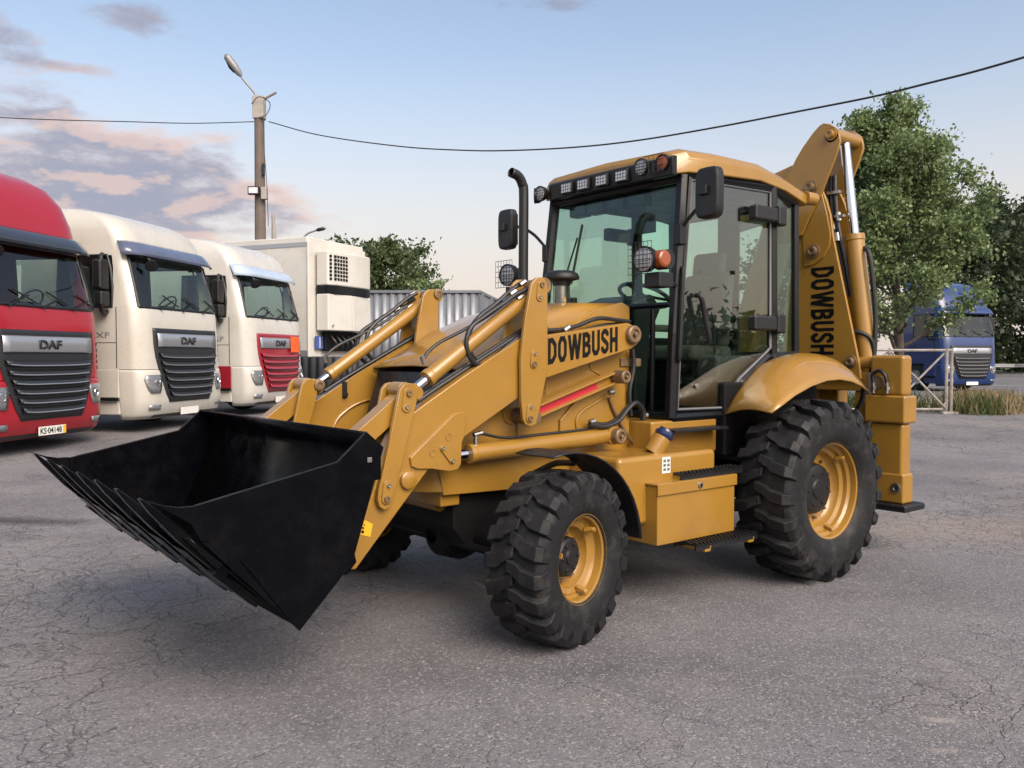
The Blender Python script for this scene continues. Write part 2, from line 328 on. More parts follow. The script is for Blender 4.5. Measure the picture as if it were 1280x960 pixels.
def asphalt(name, c1, c2, dust, cracks=True, spots=()):
    m = bpy.data.materials.new(name); m.use_nodes = True; nt = m.node_tree; N = nt.nodes; L = nt.links
    b = N['Principled BSDF']; tc = N.new('ShaderNodeTexCoord'); O = tc.outputs['Object']
    def noise(scale, det=4, rough=0.55, vec=O, out='Fac'):
        t = N.new('ShaderNodeTexNoise'); t.inputs['Scale'].default_value = scale; t.inputs['Detail'].default_value = det; t.inputs['Roughness'].default_value = rough
        L.new(vec, t.inputs['Vector']); return t.outputs[out]
    def rng(v, a, c, o0=0.0, o1=1.0):
        x = N.new('ShaderNodeMapRange'); x.interpolation_type = 'SMOOTHSTEP'; L.new(v, x.inputs[0])
        for i, q in zip((1, 2, 3, 4), (a, c, o0, o1)): x.inputs[i].default_value = q
        return x.outputs[0]
    def mth(op, a, c):
        x = N.new('ShaderNodeMath'); x.operation = op
        for i, v in enumerate((a, c)):
            if isinstance(v, (int, float)): x.inputs[i].default_value = v
            else: L.new(v, x.inputs[i])
        return x.outputs[0]
    def mix(f, a, c, mode='MIX'):
        x = N.new('ShaderNodeMix'); x.data_type = 'RGBA'; x.blend_type = mode
        for i, v in ((0, f), (6, a), (7, c)):
            if isinstance(v, (int, float)): x.inputs[i].default_value = v
            elif isinstance(v, tuple): x.inputs[i].default_value = v + (1,)
            else: L.new(v, x.inputs[i])
        return x.outputs[2]
    col = mix(rng(noise(0.30, 7, 0.62), 0.36, 0.60), c1, c2)
    col = mix(mth('MULTIPLY', rng(noise(0.20, 6, 0.7), 0.47, 0.66), 0.75), col, dust)
    col = mix(mth('MULTIPLY', rng(noise(0.9, 8, 0.75), 0.50, 0.70), 0.55), col, tuple(x * 0.50 for x in c1))
    # stones of the mix: light and dark grains
    vo = N.new('ShaderNodeTexVoronoi'); vo.inputs['Scale'].default_value = 95; L.new(O, vo.inputs['Vector'])
    sep = N.new('ShaderNodeSeparateColor'); L.new(vo.outputs['Color'], sep.inputs[0])
    col = mix(rng(sep.outputs[0], 0.72, 1.0, 0, 0.52), col, tuple(min(x * 2.1, 1) for x in c2))
    col = mix(rng(sep.outputs[1], 0.62, 1.0, 0, 0.48), col, tuple(x * 0.35 for x in c1))
    fine = noise(420, 2)
    col = mix(rng(fine, 0.3, 0.7, 0.25, 0), col, (0.01, 0.01, 0.01))
    height = mth('ADD', mth('MULTIPLY', vo.outputs['Distance'], -0.5), mth('MULTIPLY', fine, 0.4))
    if cracks:
        wob = N.new('ShaderNodeVectorMath'); wob.operation = 'SCALE'; L.new(noise(1.6, 5, 0.6, out='Color'), wob.inputs[0]); wob.inputs['Scale'].default_value = 0.55
        wv = N.new('ShaderNodeVectorMath'); L.new(O, wv.inputs[0]); L.new(wob.outputs[0], wv.inputs[1])
        tot = None
        for sc, wd, lo, hi, msk in ((0.8, 0.007, 0.47, 0.60, 0.30), (2.6, 0.011, 0.44, 0.58, 0.21), (5.5, 0.012, 0.48, 0.60, 0.28), (10.0, 0.011, 0.54, 0.64, 0.26)):
            v = N.new('ShaderNodeTexVoronoi'); v.feature = 'DISTANCE_TO_EDGE'; v.inputs['Scale'].default_value = sc; L.new(wv.outputs[0], v.inputs['Vector'])
            c = mth('MULTIPLY', rng(v.outputs['Distance'], wd * sc ** 0.35, 0.0), rng(noise(msk, 4, 0.6), lo, hi))
            tot = c if tot is None else mth('MAXIMUM', tot, c)
        col = mix(mth('MULTIPLY', tot, 0.52), col, (0.012, 0.011, 0.010))
        height = mth('SUBTRACT', height, mth('MULTIPLY', tot, 2.0))
    for (sx, sy, ra, rb, sc_, amt) in spots:
        mp = N.new('ShaderNodeMapping'); mp.vector_type = 'TEXTURE'; mp.inputs['Location'].default_value = (sx, sy, 0); mp.inputs['Rotation'].default_value = (0, 0, math.atan2(ASIDE.y, ASIDE.x))
        mp.inputs['Scale'].default_value = (ra, rb, 1e3); L.new(O, mp.inputs[0])
        ln = N.new('ShaderNodeVectorMath'); ln.operation = 'LENGTH'; L.new(mp.outputs[0], ln.inputs[0])
        f = rng(mth('ADD', ln.outputs['Value'], mth('MULTIPLY', noise(1.3, 8, 0.75), 1.6)), 1.9, 0.9)
        col = mix(mth('MULTIPLY', f, amt), col, sc_)
    L.new(col, b.inputs['Base Color'])
    L.new(rng(noise(0.8, 5), 0.3, 0.7, 0.72, 0.92), b.inputs['Roughness'])
    bp = N.new('ShaderNodeBump'); bp.inputs['Distance'].default_value = 0.006; bp.inputs['Strength'].default_value = 0.9; L.new(height, bp.inputs['Height']); L.new(bp.outputs[0], b.inputs['Normal'])
    return m
OLD_ASPHALT = asphalt('old_asphalt', (0.118, 0.114, 0.121), (0.190, 0.185, 0.191), (0.240, 0.214, 0.193), True,
    spots=[(*[(4.091, -4.640)][0], 1.0, 0.26, (0.030, 0.031, 0.036), 0.85), (*[(-2.835, 1.184)][0], 1.8, 0.9, (0.25, 0.205, 0.17), 0.45), (*[(2.347, -0.035)][0], 1.2, 0.25, (0.24, 0.19, 0.165), 0.4), (*[(1.798, 2.946)][0], 0.10, 0.035, (0.36, 0.33, 0.29), 0.45), (*[(2.083, 3.095)][0], 0.09, 0.03, (0.36, 0.31, 0.27), 0.4), (*[(1.600, 2.995)][0], 0.05, 0.02, (0.38, 0.35, 0.32), 0.5)])
ROAD = asphalt('road_asphalt', (0.115, 0.115, 0.12), (0.14, 0.14, 0.145), (0.14, 0.135, 0.13), False)
def ground_sheet():
    ax = sorted(set([-900, -500, -300, -180, -120] + list(range(-80, -30, 10)) + [x * 0.75 for x in range(-40, 41)] + list(range(40, 90, 10)) + [120, 180, 300, 500, 900]))
    n = len(ax); m = MB()
    m.v = [(x, y, gz(x, y)) for y in ax for x in ax]
    m.f = [(j * n + i, j * n + i + 1, (j + 1) * n + i + 1, (j + 1) * n + i) for j in range(n - 1) for i in range(n - 1)]
    return m.build('ground', OLD_ASPHALT, fix=False, smooth=60)
tag(ground_sheet(), kind='structure')
def strip(name, r0, r1, d0, d1, z, mat, skew=0.0, kind='structure'):
    m = MB(); m.add([yard(r0, d0 - skew * r0, z), yard(r1, d0 - skew * r1, z), yard(r1, d1 - skew * r1, z), yard(r0, d1 - skew * r0, z)], [(0, 1, 2, 3)])
    return tag(m.build(name, mat, smooth=0), kind=kind)
GRASSY = material('verge_soil', (0.055, 0.065, 0.028), 0.9, var=0.35, vscale=0.6, bump=0.03, bscale=9)
ROADW = material('road_paint', (0.62, 0.62, 0.60), 0.6, var=0.15, vscale=3)
SK = -0.06
strip('road', -60, 160, 26.5, 62, 0.334, ROAD, SK)
strip('verge', -60, 200, 66, 300, 0.336, GRASSY, SK)
for d in (36.6, 58.5): strip('lane_marking', -60, 160, d, d + 0.16, 0.339, ROADW, SK)
for k in range(16): strip('lane_marking', -20 + k * 9, -16 + k * 9, 47.4, 47.54, 0.339, ROADW, SK)

# small loose stones and crumbs of tarmac on the yard
def gravel():
    rnd = random.Random(5); m = MB()
    STONE = material('loose_stone', (0.22, 0.20, 0.18), 0.9, var=0.4, vscale=30)
    for k in range(900):
        d = rnd.uniform(2.3, 12) if k % 3 else rnd.uniform(2.2, 5); r = rnd.uniform(-0.62, 0.62) * d; p = yard(r, d)
        if abs(p.y) < 1.4 and -1.8 < p.x < 2.9 and rnd.random() < 0.7: continue
        s = rnd.uniform(0.0025, 0.007) * (1.7 if rnd.random() < 0.06 else 1)
        vs = []
        for (a, b, c) in ((1, 0, 0), (-1, 0, 0), (0, 1, 0), (0, -1, 0), (0, 0, 1), (0, 0, -0.3)):
            q = rnd.uniform(0.6, 1.25) * s; vs.append(p + Vector((a * q * 1.3, b * q, c * q * 0.8)))
        m.add(vs, [(0, 2, 4), (2, 1, 4), (1, 3, 4), (3, 0, 4), (2, 0, 5), (1, 2, 5), (3, 1, 5), (0, 3, 5)])
    tag(m.build('gravel', STONE, smooth=0), 'loose stones and tarmac crumbs lying on the yard', 'gravel', kind='stuff')
gravel()

# ------------------------------------------------------------------ trees
def leaf_material(name, c_dark, c_light):
    m = bpy.data.materials.new(name); m.use_nodes = True; nt = m.node_tree; N = nt.nodes; L = nt.links
    b = N['Principled BSDF']; b.inputs['Roughness'].default_value = 0.55
    g = N.new('ShaderNodeNewGeometry'); cr = N.new('ShaderNodeValToRGB'); L.new(g.outputs['Random Per Island'], cr.inputs[0])
    e = cr.color_ramp.elements; e[0].color = tuple(c_dark) + (1,); e[1].color = tuple(c_light) + (1,)
    L.new(cr.outputs[0], b.inputs['Base Color'])
    tl = N.new('ShaderNodeBsdfTranslucent'); L.new(cr.outputs[0], tl.inputs[0])
    mx = N.new('ShaderNodeMixShader'); mx.inputs[0].default_value = 0.35; L.new(b.outputs[0], mx.inputs[1]); L.new(tl.outputs[0], mx.inputs[2])
    L.new(mx.outputs[0], N['Material Output'].inputs[0]); return m
BARK = material('bark', (0.075, 0.06, 0.048), 0.9, var=0.3, vscale=6, bump=0.02, bscale=25)
LEAF = leaf_material('leaf_mid_green', (0.070, 0.118, 0.046), (0.235, 0.305, 0.120))
LEAF_D = leaf_material('leaf_dark_green', (0.016, 0.030, 0.013), (0.045, 0.070, 0.026))
LEAF_O = leaf_material('leaf_olive_green', (0.040, 0.066, 0.024), (0.105, 0.145, 0.050))
def leaves_mesh(name, C, D, size, rng, mat, droop=0.25):
    n = len(C); a = rng.normal(size=(n, 3)); a[:, 2] -= droop; a /= np.linalg.norm(a, axis=1)[:, None]
    b = np.cross(a, rng.normal(size=(n, 3))); b /= np.linalg.norm(b, axis=1)[:, None] + 1e-9
    nn = np.cross(a, b); s = size * rng.uniform(0.6, 1.35, n)[:, None]
    V = np.empty((n, 4, 3)); V[:, 0] = C - a * s * 0.55; V[:, 1] = C + b * s * 0.34 + nn * s * 0.10; V[:, 2] = C + a * s * 0.55; V[:, 3] = C - b * s * 0.34 + nn * s * 0.10
    me = bpy.data.meshes.new(name); me.vertices.add(n * 4); me.vertices.foreach_set('co', V.reshape(-1))
    me.loops.add(n * 4); me.loops.foreach_set('vertex_index', np.arange(n * 4, dtype=np.int32)); me.polygons.add(n)
    me.polygons.foreach_set('loop_start', np.arange(n, dtype=np.int32) * 4); me.polygons.foreach_set('loop_total', np.full(n, 4, dtype=np.int32))
    me.materials.append(mat); me.update(); me.validate(); return me
def tree(name, label, base, height, spread, leaf, n_leaf, leaf_size, seed, profile='oval', trunk_r=0.14, clear=0.18, lean=(0, 0), group=None, upright=0.5, limbs=26, clump=0.36):
    rnd = random.Random(seed); rng = np.random.default_rng(seed)
    root = empty(name, base); tag(root, label, 'tree', group)
    tb = MB(); top = Vector((lean[0], lean[1], height))
    def trunk_pt(t): return Vector((lean[0] * t * t + 0.12 * math.sin(5 * t + seed), lean[1] * t * t + 0.12 * math.cos(4 * t + seed), height * t))
    tb.tube([trunk_pt(i / 10) for i in range(10)], [trunk_r * (1 - 0.88 * i / 10) for i in range(10)], 9)
    def reach(t):
        if profile == 'oval': return spread * max(0.12, math.sin(math.pi * min(1, (t - clear * 0.6) / (1.08 - clear * 0.6))) ** 0.75)
        if profile == 'spire': return spread * min(1.0, (t + 0.15) / 0.42) * max(0.14, 1.03 - t) ** 0.6 * 1.25
        if profile == 'cone': return spread * max(0.10, (1.03 - t) ** 0.75)
        return spread * max(0.15, (1 - ((t - 0.62) / 0.5) ** 2)) 
    tips = []
    for k in range(limbs):
        t = clear + (0.97 - clear) * ((k + rnd.random()) / limbs) ** 0.9
        ang = k * 2.399 + rnd.uniform(-0.5, 0.5); ln = reach(t) * rnd.uniform(0.72, 1.12)
        st = trunk_pt(t * 0.92); dirn = Vector((math.cos(ang), math.sin(ang), upright * rnd.uniform(0.5, 1.5)))
        pts = [st]
        for q in range(1, 6):
            f = q / 5; pts.append(st + Vector((dirn.x * ln * f, dirn.y * ln * f, dirn.z * ln * f * (0.6 + 0.4 * f))) + Vector((rnd.uniform(-1, 1), rnd.uniform(-1, 1), rnd.uniform(-1, 1))) * 0.06 * ln)
        tb.tube(pts, [trunk_r * 0.36 * (1 - t * 0.6) * (1 - 0.85 * q / 5) + 0.004 for q in range(6)], 5)
        for q in range(2, 6):
            for w in range(3 if q < 5 else 4):
                l2 = ln * rnd.uniform(0.16, 0.40); e = pts[q] + Vector((dirn.x + rnd.uniform(-1, 1), dirn.y + rnd.uniform(-1, 1), rnd.uniform(-0.5, 1.1) + upright * 0.4)).normalized() * l2
                tb.tube([pts[q], (pts[q] + e) / 2 + Vector((0, 0, 0.03)), e], [0.012, 0.008, 0.003], 4)
                tips.append((pts[q] * 0.4 + e * 0.6, l2)); tips.append((e, l2))
    tips = [(p, l) for p, l in tips]
    dens = [0.35 + rnd.random() ** 1.3 for _ in tips]; tot = sum(dens); Cs = []
    for (p, l), w in zip(tips, dens):
        k = max(3, int(n_leaf * w / tot)); s = clump * (0.45 + 0.75 * rnd.random())
        g = np.clip(rng.normal(size=(k, 3)), -1.7, 1.7) * np.array([s, s, s * 0.62]) * 0.62
        Cs.append(np.array(p)[None, :] + g)
    C = np.concatenate(Cs)
    C = C[C[:, 2] > 0.25]
    tb.build('trunk', BARK, root, smooth=60, fix=False)
    link('crown', leaves_mesh('crown', C, None, leaf_size, rng, leaf), root)
    return root
tree('maple_tree', 'tall light green leafy tree behind the excavator arm and the rusty gate', yard(10.55, 24.0), 8.1, 1.95, LEAF, 60000, 0.100, 11, 'spire', 0.16, 0.17, (0.35, -0.55), upright=1.0, limbs=52, clump=0.36)
tree('broadleaf_tree', 'rounded dark green tree standing behind the grey corrugated fence', yard(-5.5, 37.5), 6.2, 1.85, LEAF_O, 15000, 0.17, 5, 'oval', 0.16, 0.22, group='trees behind the corrugated fence', upright=0.55, limbs=34, clump=0.5)
tree('sapling', 'small thin young tree just above the corrugated fence top', yard(-3.4, 33.5), 4.4, 1.0, LEAF, 2200, 0.15, 8, 'oval', 0.05, 0.3, group='trees behind the corrugated fence', upright=0.7, limbs=16, clump=0.34)
far = [(29.0, 57, 10.2, 3.4), (32.5, 61, 11.5, 4.0), (38.0, 63, 13.2, 4.6), (45.0, 66, 14.5, 5.0), (53.0, 66, 12.5, 4.6), (22.0, 68, 9.5, 4.2)]
fl = ['small dark tree filling the gap between the leafy tree and the dark row', 'dark dense tree behind the blue truck roof', 'tall dark tree at the right edge beyond the road',
      'tallest dark tree of the far row past the right edge', 'dark tree at the far end of the row beyond the road', 'dark tree mostly hidden behind the light green tree']
for i, (r, d, h, s) in enumerate(far):
    tree('dark_tree', fl[i], yard(r, d), h, s, LEAF_D, 9000, 0.34, 40 + i, 'oval', 0.2, 0.10, group='dark trees beyond the road', upright=0.6, limbs=34, clump=0.85)
def bush(name, label, base, w, h, n, size, seed, mat, group=None):
    rng = np.random.default_rng(seed); root = empty(name, base); tag(root, label, 'bush', group)
    tb = MB(); rnd = random.Random(seed); Cs = []
    for k in range(14):
        a = rnd.uniform(0, 6.28); e = Vector((math.cos(a) * w * rnd.uniform(0.2, 0.9), math.sin(a) * w * rnd.uniform(0.2, 0.9), h * rnd.uniform(0.45, 0.95)))
        tb.tube([(0, 0, 0), e * 0.5 + Vector((0, 0, 0.1 * h)), e], [0.03, 0.02, 0.006], 5)
        for f in (0.35, 0.65, 1.0): Cs.append(np.array(e * f)[None, :] + rng.normal(size=(n // 42, 3)) * np.array([w, w, h * 0.7]) * 0.22)
    C = np.concatenate(Cs); C = C[C[:, 2] > 0.02]
    tb.build('stem', BARK, root, fix=False); link('foliage', leaves_mesh('foliage', C, None, size, rng, mat), root); return root
for i, (r, d) in enumerate(((36.5, 64), (40.5, 65.5), (45, 66.5), (50, 67))):
    bush('hedge_bush', ['round green bush right behind the guard rail near the blue truck', 'round green bush behind the guard rail at the right edge', 'green bush behind the guard rail past the right edge', 'last green bush along the guard rail past the right edge'][i],
         yard(r, d + 4), 2.6, 2.7, 2600, 0.3, 70 + i, LEAF_O, 'bushes behind the guard rail')

# weeds: dry and green stalks by the gate
def weeds(name, label, cells, mat, seed, hmax):
    rnd = random.Random(seed); m = MB()
    for (r, d, rr, dd, n) in cells:
        for k in range(n):
            p = yard(rnd.gauss(r, rr), rnd.gauss(d, dd)); h = hmax * rnd.uniform(0.3, 1) ; a = rnd.uniform(0, 6.28); w = rnd.uniform(0.008, 0.02)
            t = Vector((math.cos(a), math.sin(a), 0)); l = Vector((rnd.gauss(0, 0.3), rnd.gauss(0, 0.3), 1)) * h
            m.add([p - t * w, p + t * w, p + l * 0.6 + t * w * 0.8, p + l * 0.6 - t * w * 0.8, p + l + Vector((rnd.gauss(0, 0.05), rnd.gauss(0, 0.05), -0.03))], [(0, 1, 2, 3), (3, 2, 4)])
    return tag(m.build(name, mat, fix=False, smooth=0), label, 'weeds', kind='stuff')
DRYG = leaf_material('dry_grass', (0.16, 0.12, 0.06), (0.34, 0.26, 0.14)); GRNG = leaf_material('green_grass', (0.04, 0.065, 0.02), (0.14, 0.17, 0.05))
weeds('dry_weeds', 'dry yellowish weeds growing at the foot of the gate', [(10.5, 19.6, 0.35, 0.4, 900), (11.1, 20.4, 0.4, 0.4, 700), (12.3, 20.9, 0.7, 0.2, 160)], DRYG, 3, 0.62)
weeds('green_weeds', 'green weeds growing through and behind the gate', [(8.4, 20.2, 0.8, 0.25, 900), (10.3, 19.2, 0.25, 0.3, 260), (11.6, 20.6, 0.7, 0.3, 160)], GRNG, 4, 0.6)

# the wood behind the photographer, seen only in the panes
def woodland():
    rng = np.random.default_rng(9); C = []
    for k in range(60):
        a = rng.uniform(-1.9, 1.9); dist = rng.uniform(24, 32); h = rng.uniform(1.6, 3.8)
        c = yard(math.sin(a) * dist, -math.cos(a) * dist)
        g = rng.normal(size=(900, 3)) * np.array([1.6, 1.6, h * 0.24]); g[:, 2] += h * 0.48; C.append(np.array(c)[None, :] + g)
    C = np.concatenate(C); C = C[C[:, 2] > 0.4]
    o = link('woodland', leaves_mesh('woodland', C, None, 0.36, rng, LEAF_D)); tag(o, 'wood standing behind the photographer, outside the picture', 'wood', kind='stuff')
woodland()

# ------------------------------------------------------------------ corrugated fence
FEN = material('fence_sheet', (0.17, 0.185, 0.21), 0.42, metal=0.35, var=0.12, vscale=0.8, rvar=0.1, dirt=(0.16, 0.13, 0.10), dirt_amt=0.35, dscale=1.2)
def corrugated(p0, p1, h, z, t=0.035, pitch=0.25):
    L_ = (p1 - p0).length; u = (p1 - p0).normalized(); nrm = Vector((-u.y, u.x, 0)); k = int(round(L_ / pitch)); xs = []
    for i in range(k):
        b = i * L_ / k; w = L_ / k; xs += [(b, 0), (b + w * 0.42, 0), (b + w * 0.52, t), (b + w * 0.88, t), (b + w * 0.98, 0)]
    xs.append((L_, 0)); m = MB()
    lo = [p0 + u * x + nrm * y + Vector((0, 0, z)) for x, y in xs]; hi = [q + Vector((0, 0, h)) for q in lo]
    m.add(lo + hi, [(i, i + 1, len(xs) + i + 1, len(xs) + i) for i in range(len(xs) - 1)]); return m
fence = empty('corrugated_fence', yard(-1.0, 27.0)); tag(fence, 'tall grey corrugated metal fence behind the loader and trailer', 'fence')
org = yard(-1.0, 27.0)
corners = [yard(-19, 27.3), yard(-1.0, 27.0), yard(0.9, 43.0)]
for a, b in zip(corners[:-1], corners[1:]):
    n = max(1, int(round((b - a).length / 2.0)))
    for i in range(n):
        p, q = a.lerp(b, i / n) - org, a.lerp(b, (i + 1) / n) - org
        e = (q - p).normalized() * 0.008
        corrugated(Vector((p.x, p.y, 0)) + e, Vector((q.x, q.y, 0)) - e, 3.22, 0.05).build('panel', FEN, fence, smooth=20, fix=False, solid=0.004)
        u = (q - p).normalized(); nr = Vector((-u.y, u.x, 0)) 
        M = Matrix.Translation(p) @ Matrix.Rotation(math.atan2(u.y, u.x), 4, 'Z')
        MB().box(-0.04, 0.04, 0.06 - 0.2, 0.06 - 0.12, 0, 3.2, M).build('post', FEN, fence)
        MB().box(0.0, (q - p).length, -0.03, 0.075, 3.22, 3.31, M).build('top_rail', FEN, fence, bevel=0.01)

# ------------------------------------------------------------------ lamp pole and cables
POLE = material('pole_wood', (0.13, 0.105, 0.09), 0.9, var=0.25, vscale=3, bump=0.01, bscale=30)
LAMPG = material('lamp_grey', (0.22, 0.22, 0.23), 0.5, metal=0.4)
CONC = material('concrete', (0.30, 0.28, 0.25), 0.85, var=0.15, vscale=4, bump=0.005, bscale=30)
pd = 30.0
def at_pole(px, py): return Vector(((px - 640) / 1090.73 * pd, 0, (445.8 - py) / 1090.73 * pd + 1.588))
pole_base = yard((327 - 640) / 1090.73 * pd, pd)
pole = empty('lamp_pole', pole_base, heading(0)); tag(pole, 'wooden pole with tilted street lamp standing behind the white trailer', 'lamp pole')
pz = lambda py: (445.8 - py) / 36.36 + 1.588 - 0.33
px_ = lambda x: (x - 327) / 36.36
MB().tube([(0, 0, 0), (0, 0, pz(150))], [0.21, 0.165], 10).build('post', POLE, pole)
MB().box(-0.19, 0.19, -0.19, 0.19, pz(152), pz(124)).build('pole_cap', CONC, pole, bevel=0.03)
MB().tube(spline([(0, -0.1, pz(130)), (px_(322), -0.12, pz(120)), (px_(312), -0.16, pz(108)), (px_(305.5), -0.2, pz(99.5))]), 0.035, 8).build('lamp_arm', LAMPG, pole)
la, lb = Vector((px_(307), -0.2, pz(101))), Vector((px_(290), -0.35, pz(77)))
lh = MB().tube([la, la.lerp(lb, 0.15), la.lerp(lb, 0.5), la.lerp(lb, 0.9), lb], [0.06, 0.11, 0.14, 0.12, 0.05], 12).build('lamp_head', LAMPG, pole)
MB().tube([la.lerp(lb, 0.3) + Vector((-0.04, 0, -0.07)), la.lerp(lb, 0.55) + Vector((-0.05, 0, -0.08)), la.lerp(lb, 0.85) + Vector((-0.03, 0, -0.06))], [0.07, 0.09, 0.06], 10).build('lens', DRK, lh)
MB().tube([(0.12, 0, pz(128)), (px_(346), 0.2, pz(117))], 0.04, 8).build('bracket', POLE, pole)
MB().tube(spline([(-0.2, -0.2, pz(135)), (0.1, -0.35, pz(128)), (0.42, -0.2, pz(134)), (0.3, -0.2, pz(148)), (0.05, -0.25, pz(152))]), 0.014, 6).build('cable_loop', HOSE, pole)
fl_ = MB().box(px_(316), px_(330), -0.42, -0.24, pz(247), pz(237)).build('floodlight', BLKP, pole, bevel=0.02)
MB().box(px_(317.5), px_(328.5), -0.425, -0.422, pz(245.5), pz(238.5)).build('lens', LENS, fl_)
MB().box(px_(331), px_(338), -0.3, -0.1, pz(252), pz(237)).build('junction_box', CONC, pole, bevel=0.02)
MB().box(px_(332), px_(335), -0.24, -0.12, pz(222), pz(208)).build('meter_box', BLKP, pole, bevel=0.01)
MB().tube(spline([(0.2, -0.2, pz(152)), (0.22, -0.22, pz(190)), (0.26, -0.2, pz(215)), (0.3, -0.2, pz(238)), (0.33, -0.2, pz(285))]), 0.012, 5).build('drop_cable', HOSE, pole)
def world_at(px, py, d): return EYE + (AHEAD * math.cos(PITCH) + Vector((0, 0, math.sin(PITCH)))) * d + ASIDE * ((px - 640) / 1090.73 * d) + (Vector((0, 0, math.cos(PITCH))) - AHEAD * math.sin(PITCH)) * ((480 - py) / 1090.73 * d)
CABLE = material('cable_black', (0.02, 0.02, 0.022), 0.7)
A_, B_ = Vector((0.0, 0, 0)), None
def cable(name, label, pts, r):
    m = MB(); m.tube(spline(pts, 8), r, 6); o = m.build(name, CABLE, fix=False); tag(o, label, 'cable'); return o
hang = [(-6.76, -23.92, 9.61), (-7.29, -21.15, 8.69), (-7.95, -17.37, 7.73), (-8.34, -14.72, 7.19), (-8.54, -12.88, 6.88), (-8.72, -10.67, 6.58), (-8.86, -8.75, 6.40), (-8.95, -6.62, 6.28), (-9.07, -4.85, 6.23), (-9.08, -3.42, 6.17), (-9.05, -2.42, 6.16), (-9.05, -1.52, 6.17), (-9.03, -0.38, 6.23), (-8.88, 1.29, 6.33)]
cable('overhead_cable', 'sagging black cable running from the pole over the loader cab', hang, 0.019)
cable('overhead_cable', 'thin cable running from the pole to the left over the trucks', [(-6.42, -24.20, 9.61), (-4.44, -24.75, 9.34), (-2.56, -25.24, 9.18), (-0.78, -25.76, 9.04), (0.91, -26.22, 8.93), (3.29, -26.85, 8.82)], 0.016)

# ------------------------------------------------------------------ the backhoe loader (x forward, y to its left, z up)
LD = empty('backhoe_loader'); tag(LD, 'ochre yellow backhoe loader with raised black front bucket parked on the asphalt', 'backhoe loader')
def part(mb, name, mat, parent=LD, bevel=0.0, **k): return mb.build(name, mat, parent, bevel, **k)
def both(mb, name, mat, parent=LD, bevel=0.0, **k):
    a = mb.build(name, mat, parent, bevel, **k); b = mb.mirror_y().build(name, mat, parent, bevel, **k); return a, b
def bolt(mb, x, z, y, r=0.012, t=0.012, dirn=1):
    mb.cyl((x, y, z), (x, y + t * dirn, z), r, 6); return mb

# ---- wheels
def tyre_mesh(Rr, w, rim, lug, n_lug, wide, skew, lug_h):
    hw = w / 2; c = Rr - lug_h
    prof = [(-hw * 0.80, rim - 0.012), (-hw * 0.90, rim + 0.012), (-hw * 1.0, rim + (c - rim) * 0.40), (-hw * 1.0, rim + (c - rim) * 0.62), (-hw * 0.93, c - 0.035), (-hw * 0.80, c - 0.008), (-hw * 0.4, c), (0, c + 0.004),
            (hw * 0.4, c), (hw * 0.80, c - 0.008), (hw * 0.93, c - 0.035), (hw * 1.0, rim + (c - rim) * 0.62), (hw * 0.985, rim + (c - rim) * 0.55), (hw * 1.0, rim + (c - rim) * 0.48), (hw * 0.97, rim + (c - rim) * 0.22), (hw * 0.90, rim + 0.012), (hw * 0.80, rim - 0.012)]
    m = MB(); m.lathe(prof, (0, 0, 0), (0, 1, 0), 72)
    def P(y, th, r): return (math.sin(th) * r, y, math.cos(th) * r)
    def topr(y):
        t = abs(y) / hw
        return Rr - 0.006 * t * t if t < 0.86 else (Rr - 0.006 - (t - 0.86) / 0.16 * lug_h * 1.1)
    def botr(y):
        t = abs(y) / hw
        return c - 0.01 if t < 0.8 else c - 0.01 - (t - 0.8) / 0.22 * 0.075
    for side in (-1, 1):
        for k in range(n_lug):
            th0 = 2 * math.pi * (k + (0.25 if side > 0 else -0.25)) / n_lug
            line = [(1.015 * hw, 0.0), (0.86 * hw, 0.0), (0.42 * hw, skew * 0.25), (0.26 * hw, skew * 0.62), (-0.10 * hw, skew)]
            rings = []
            for i, (y, a) in enumerate(line):
                wd = wide * (1.0 if i < 3 else (0.95 if i == 3 else 0.78)) / Rr / 2
                yy = y * side; tp = topr(y); bt = botr(y); th = th0 + a
                rings.append([P(yy, th - wd * 1.25, bt), P(yy, th - wd * 0.92, tp), P(yy, th + wd * 0.92, tp), P(yy, th + wd * 1.25, bt)])
            m.loft(rings, closed=True, cap0=True, cap1=True)
    return m
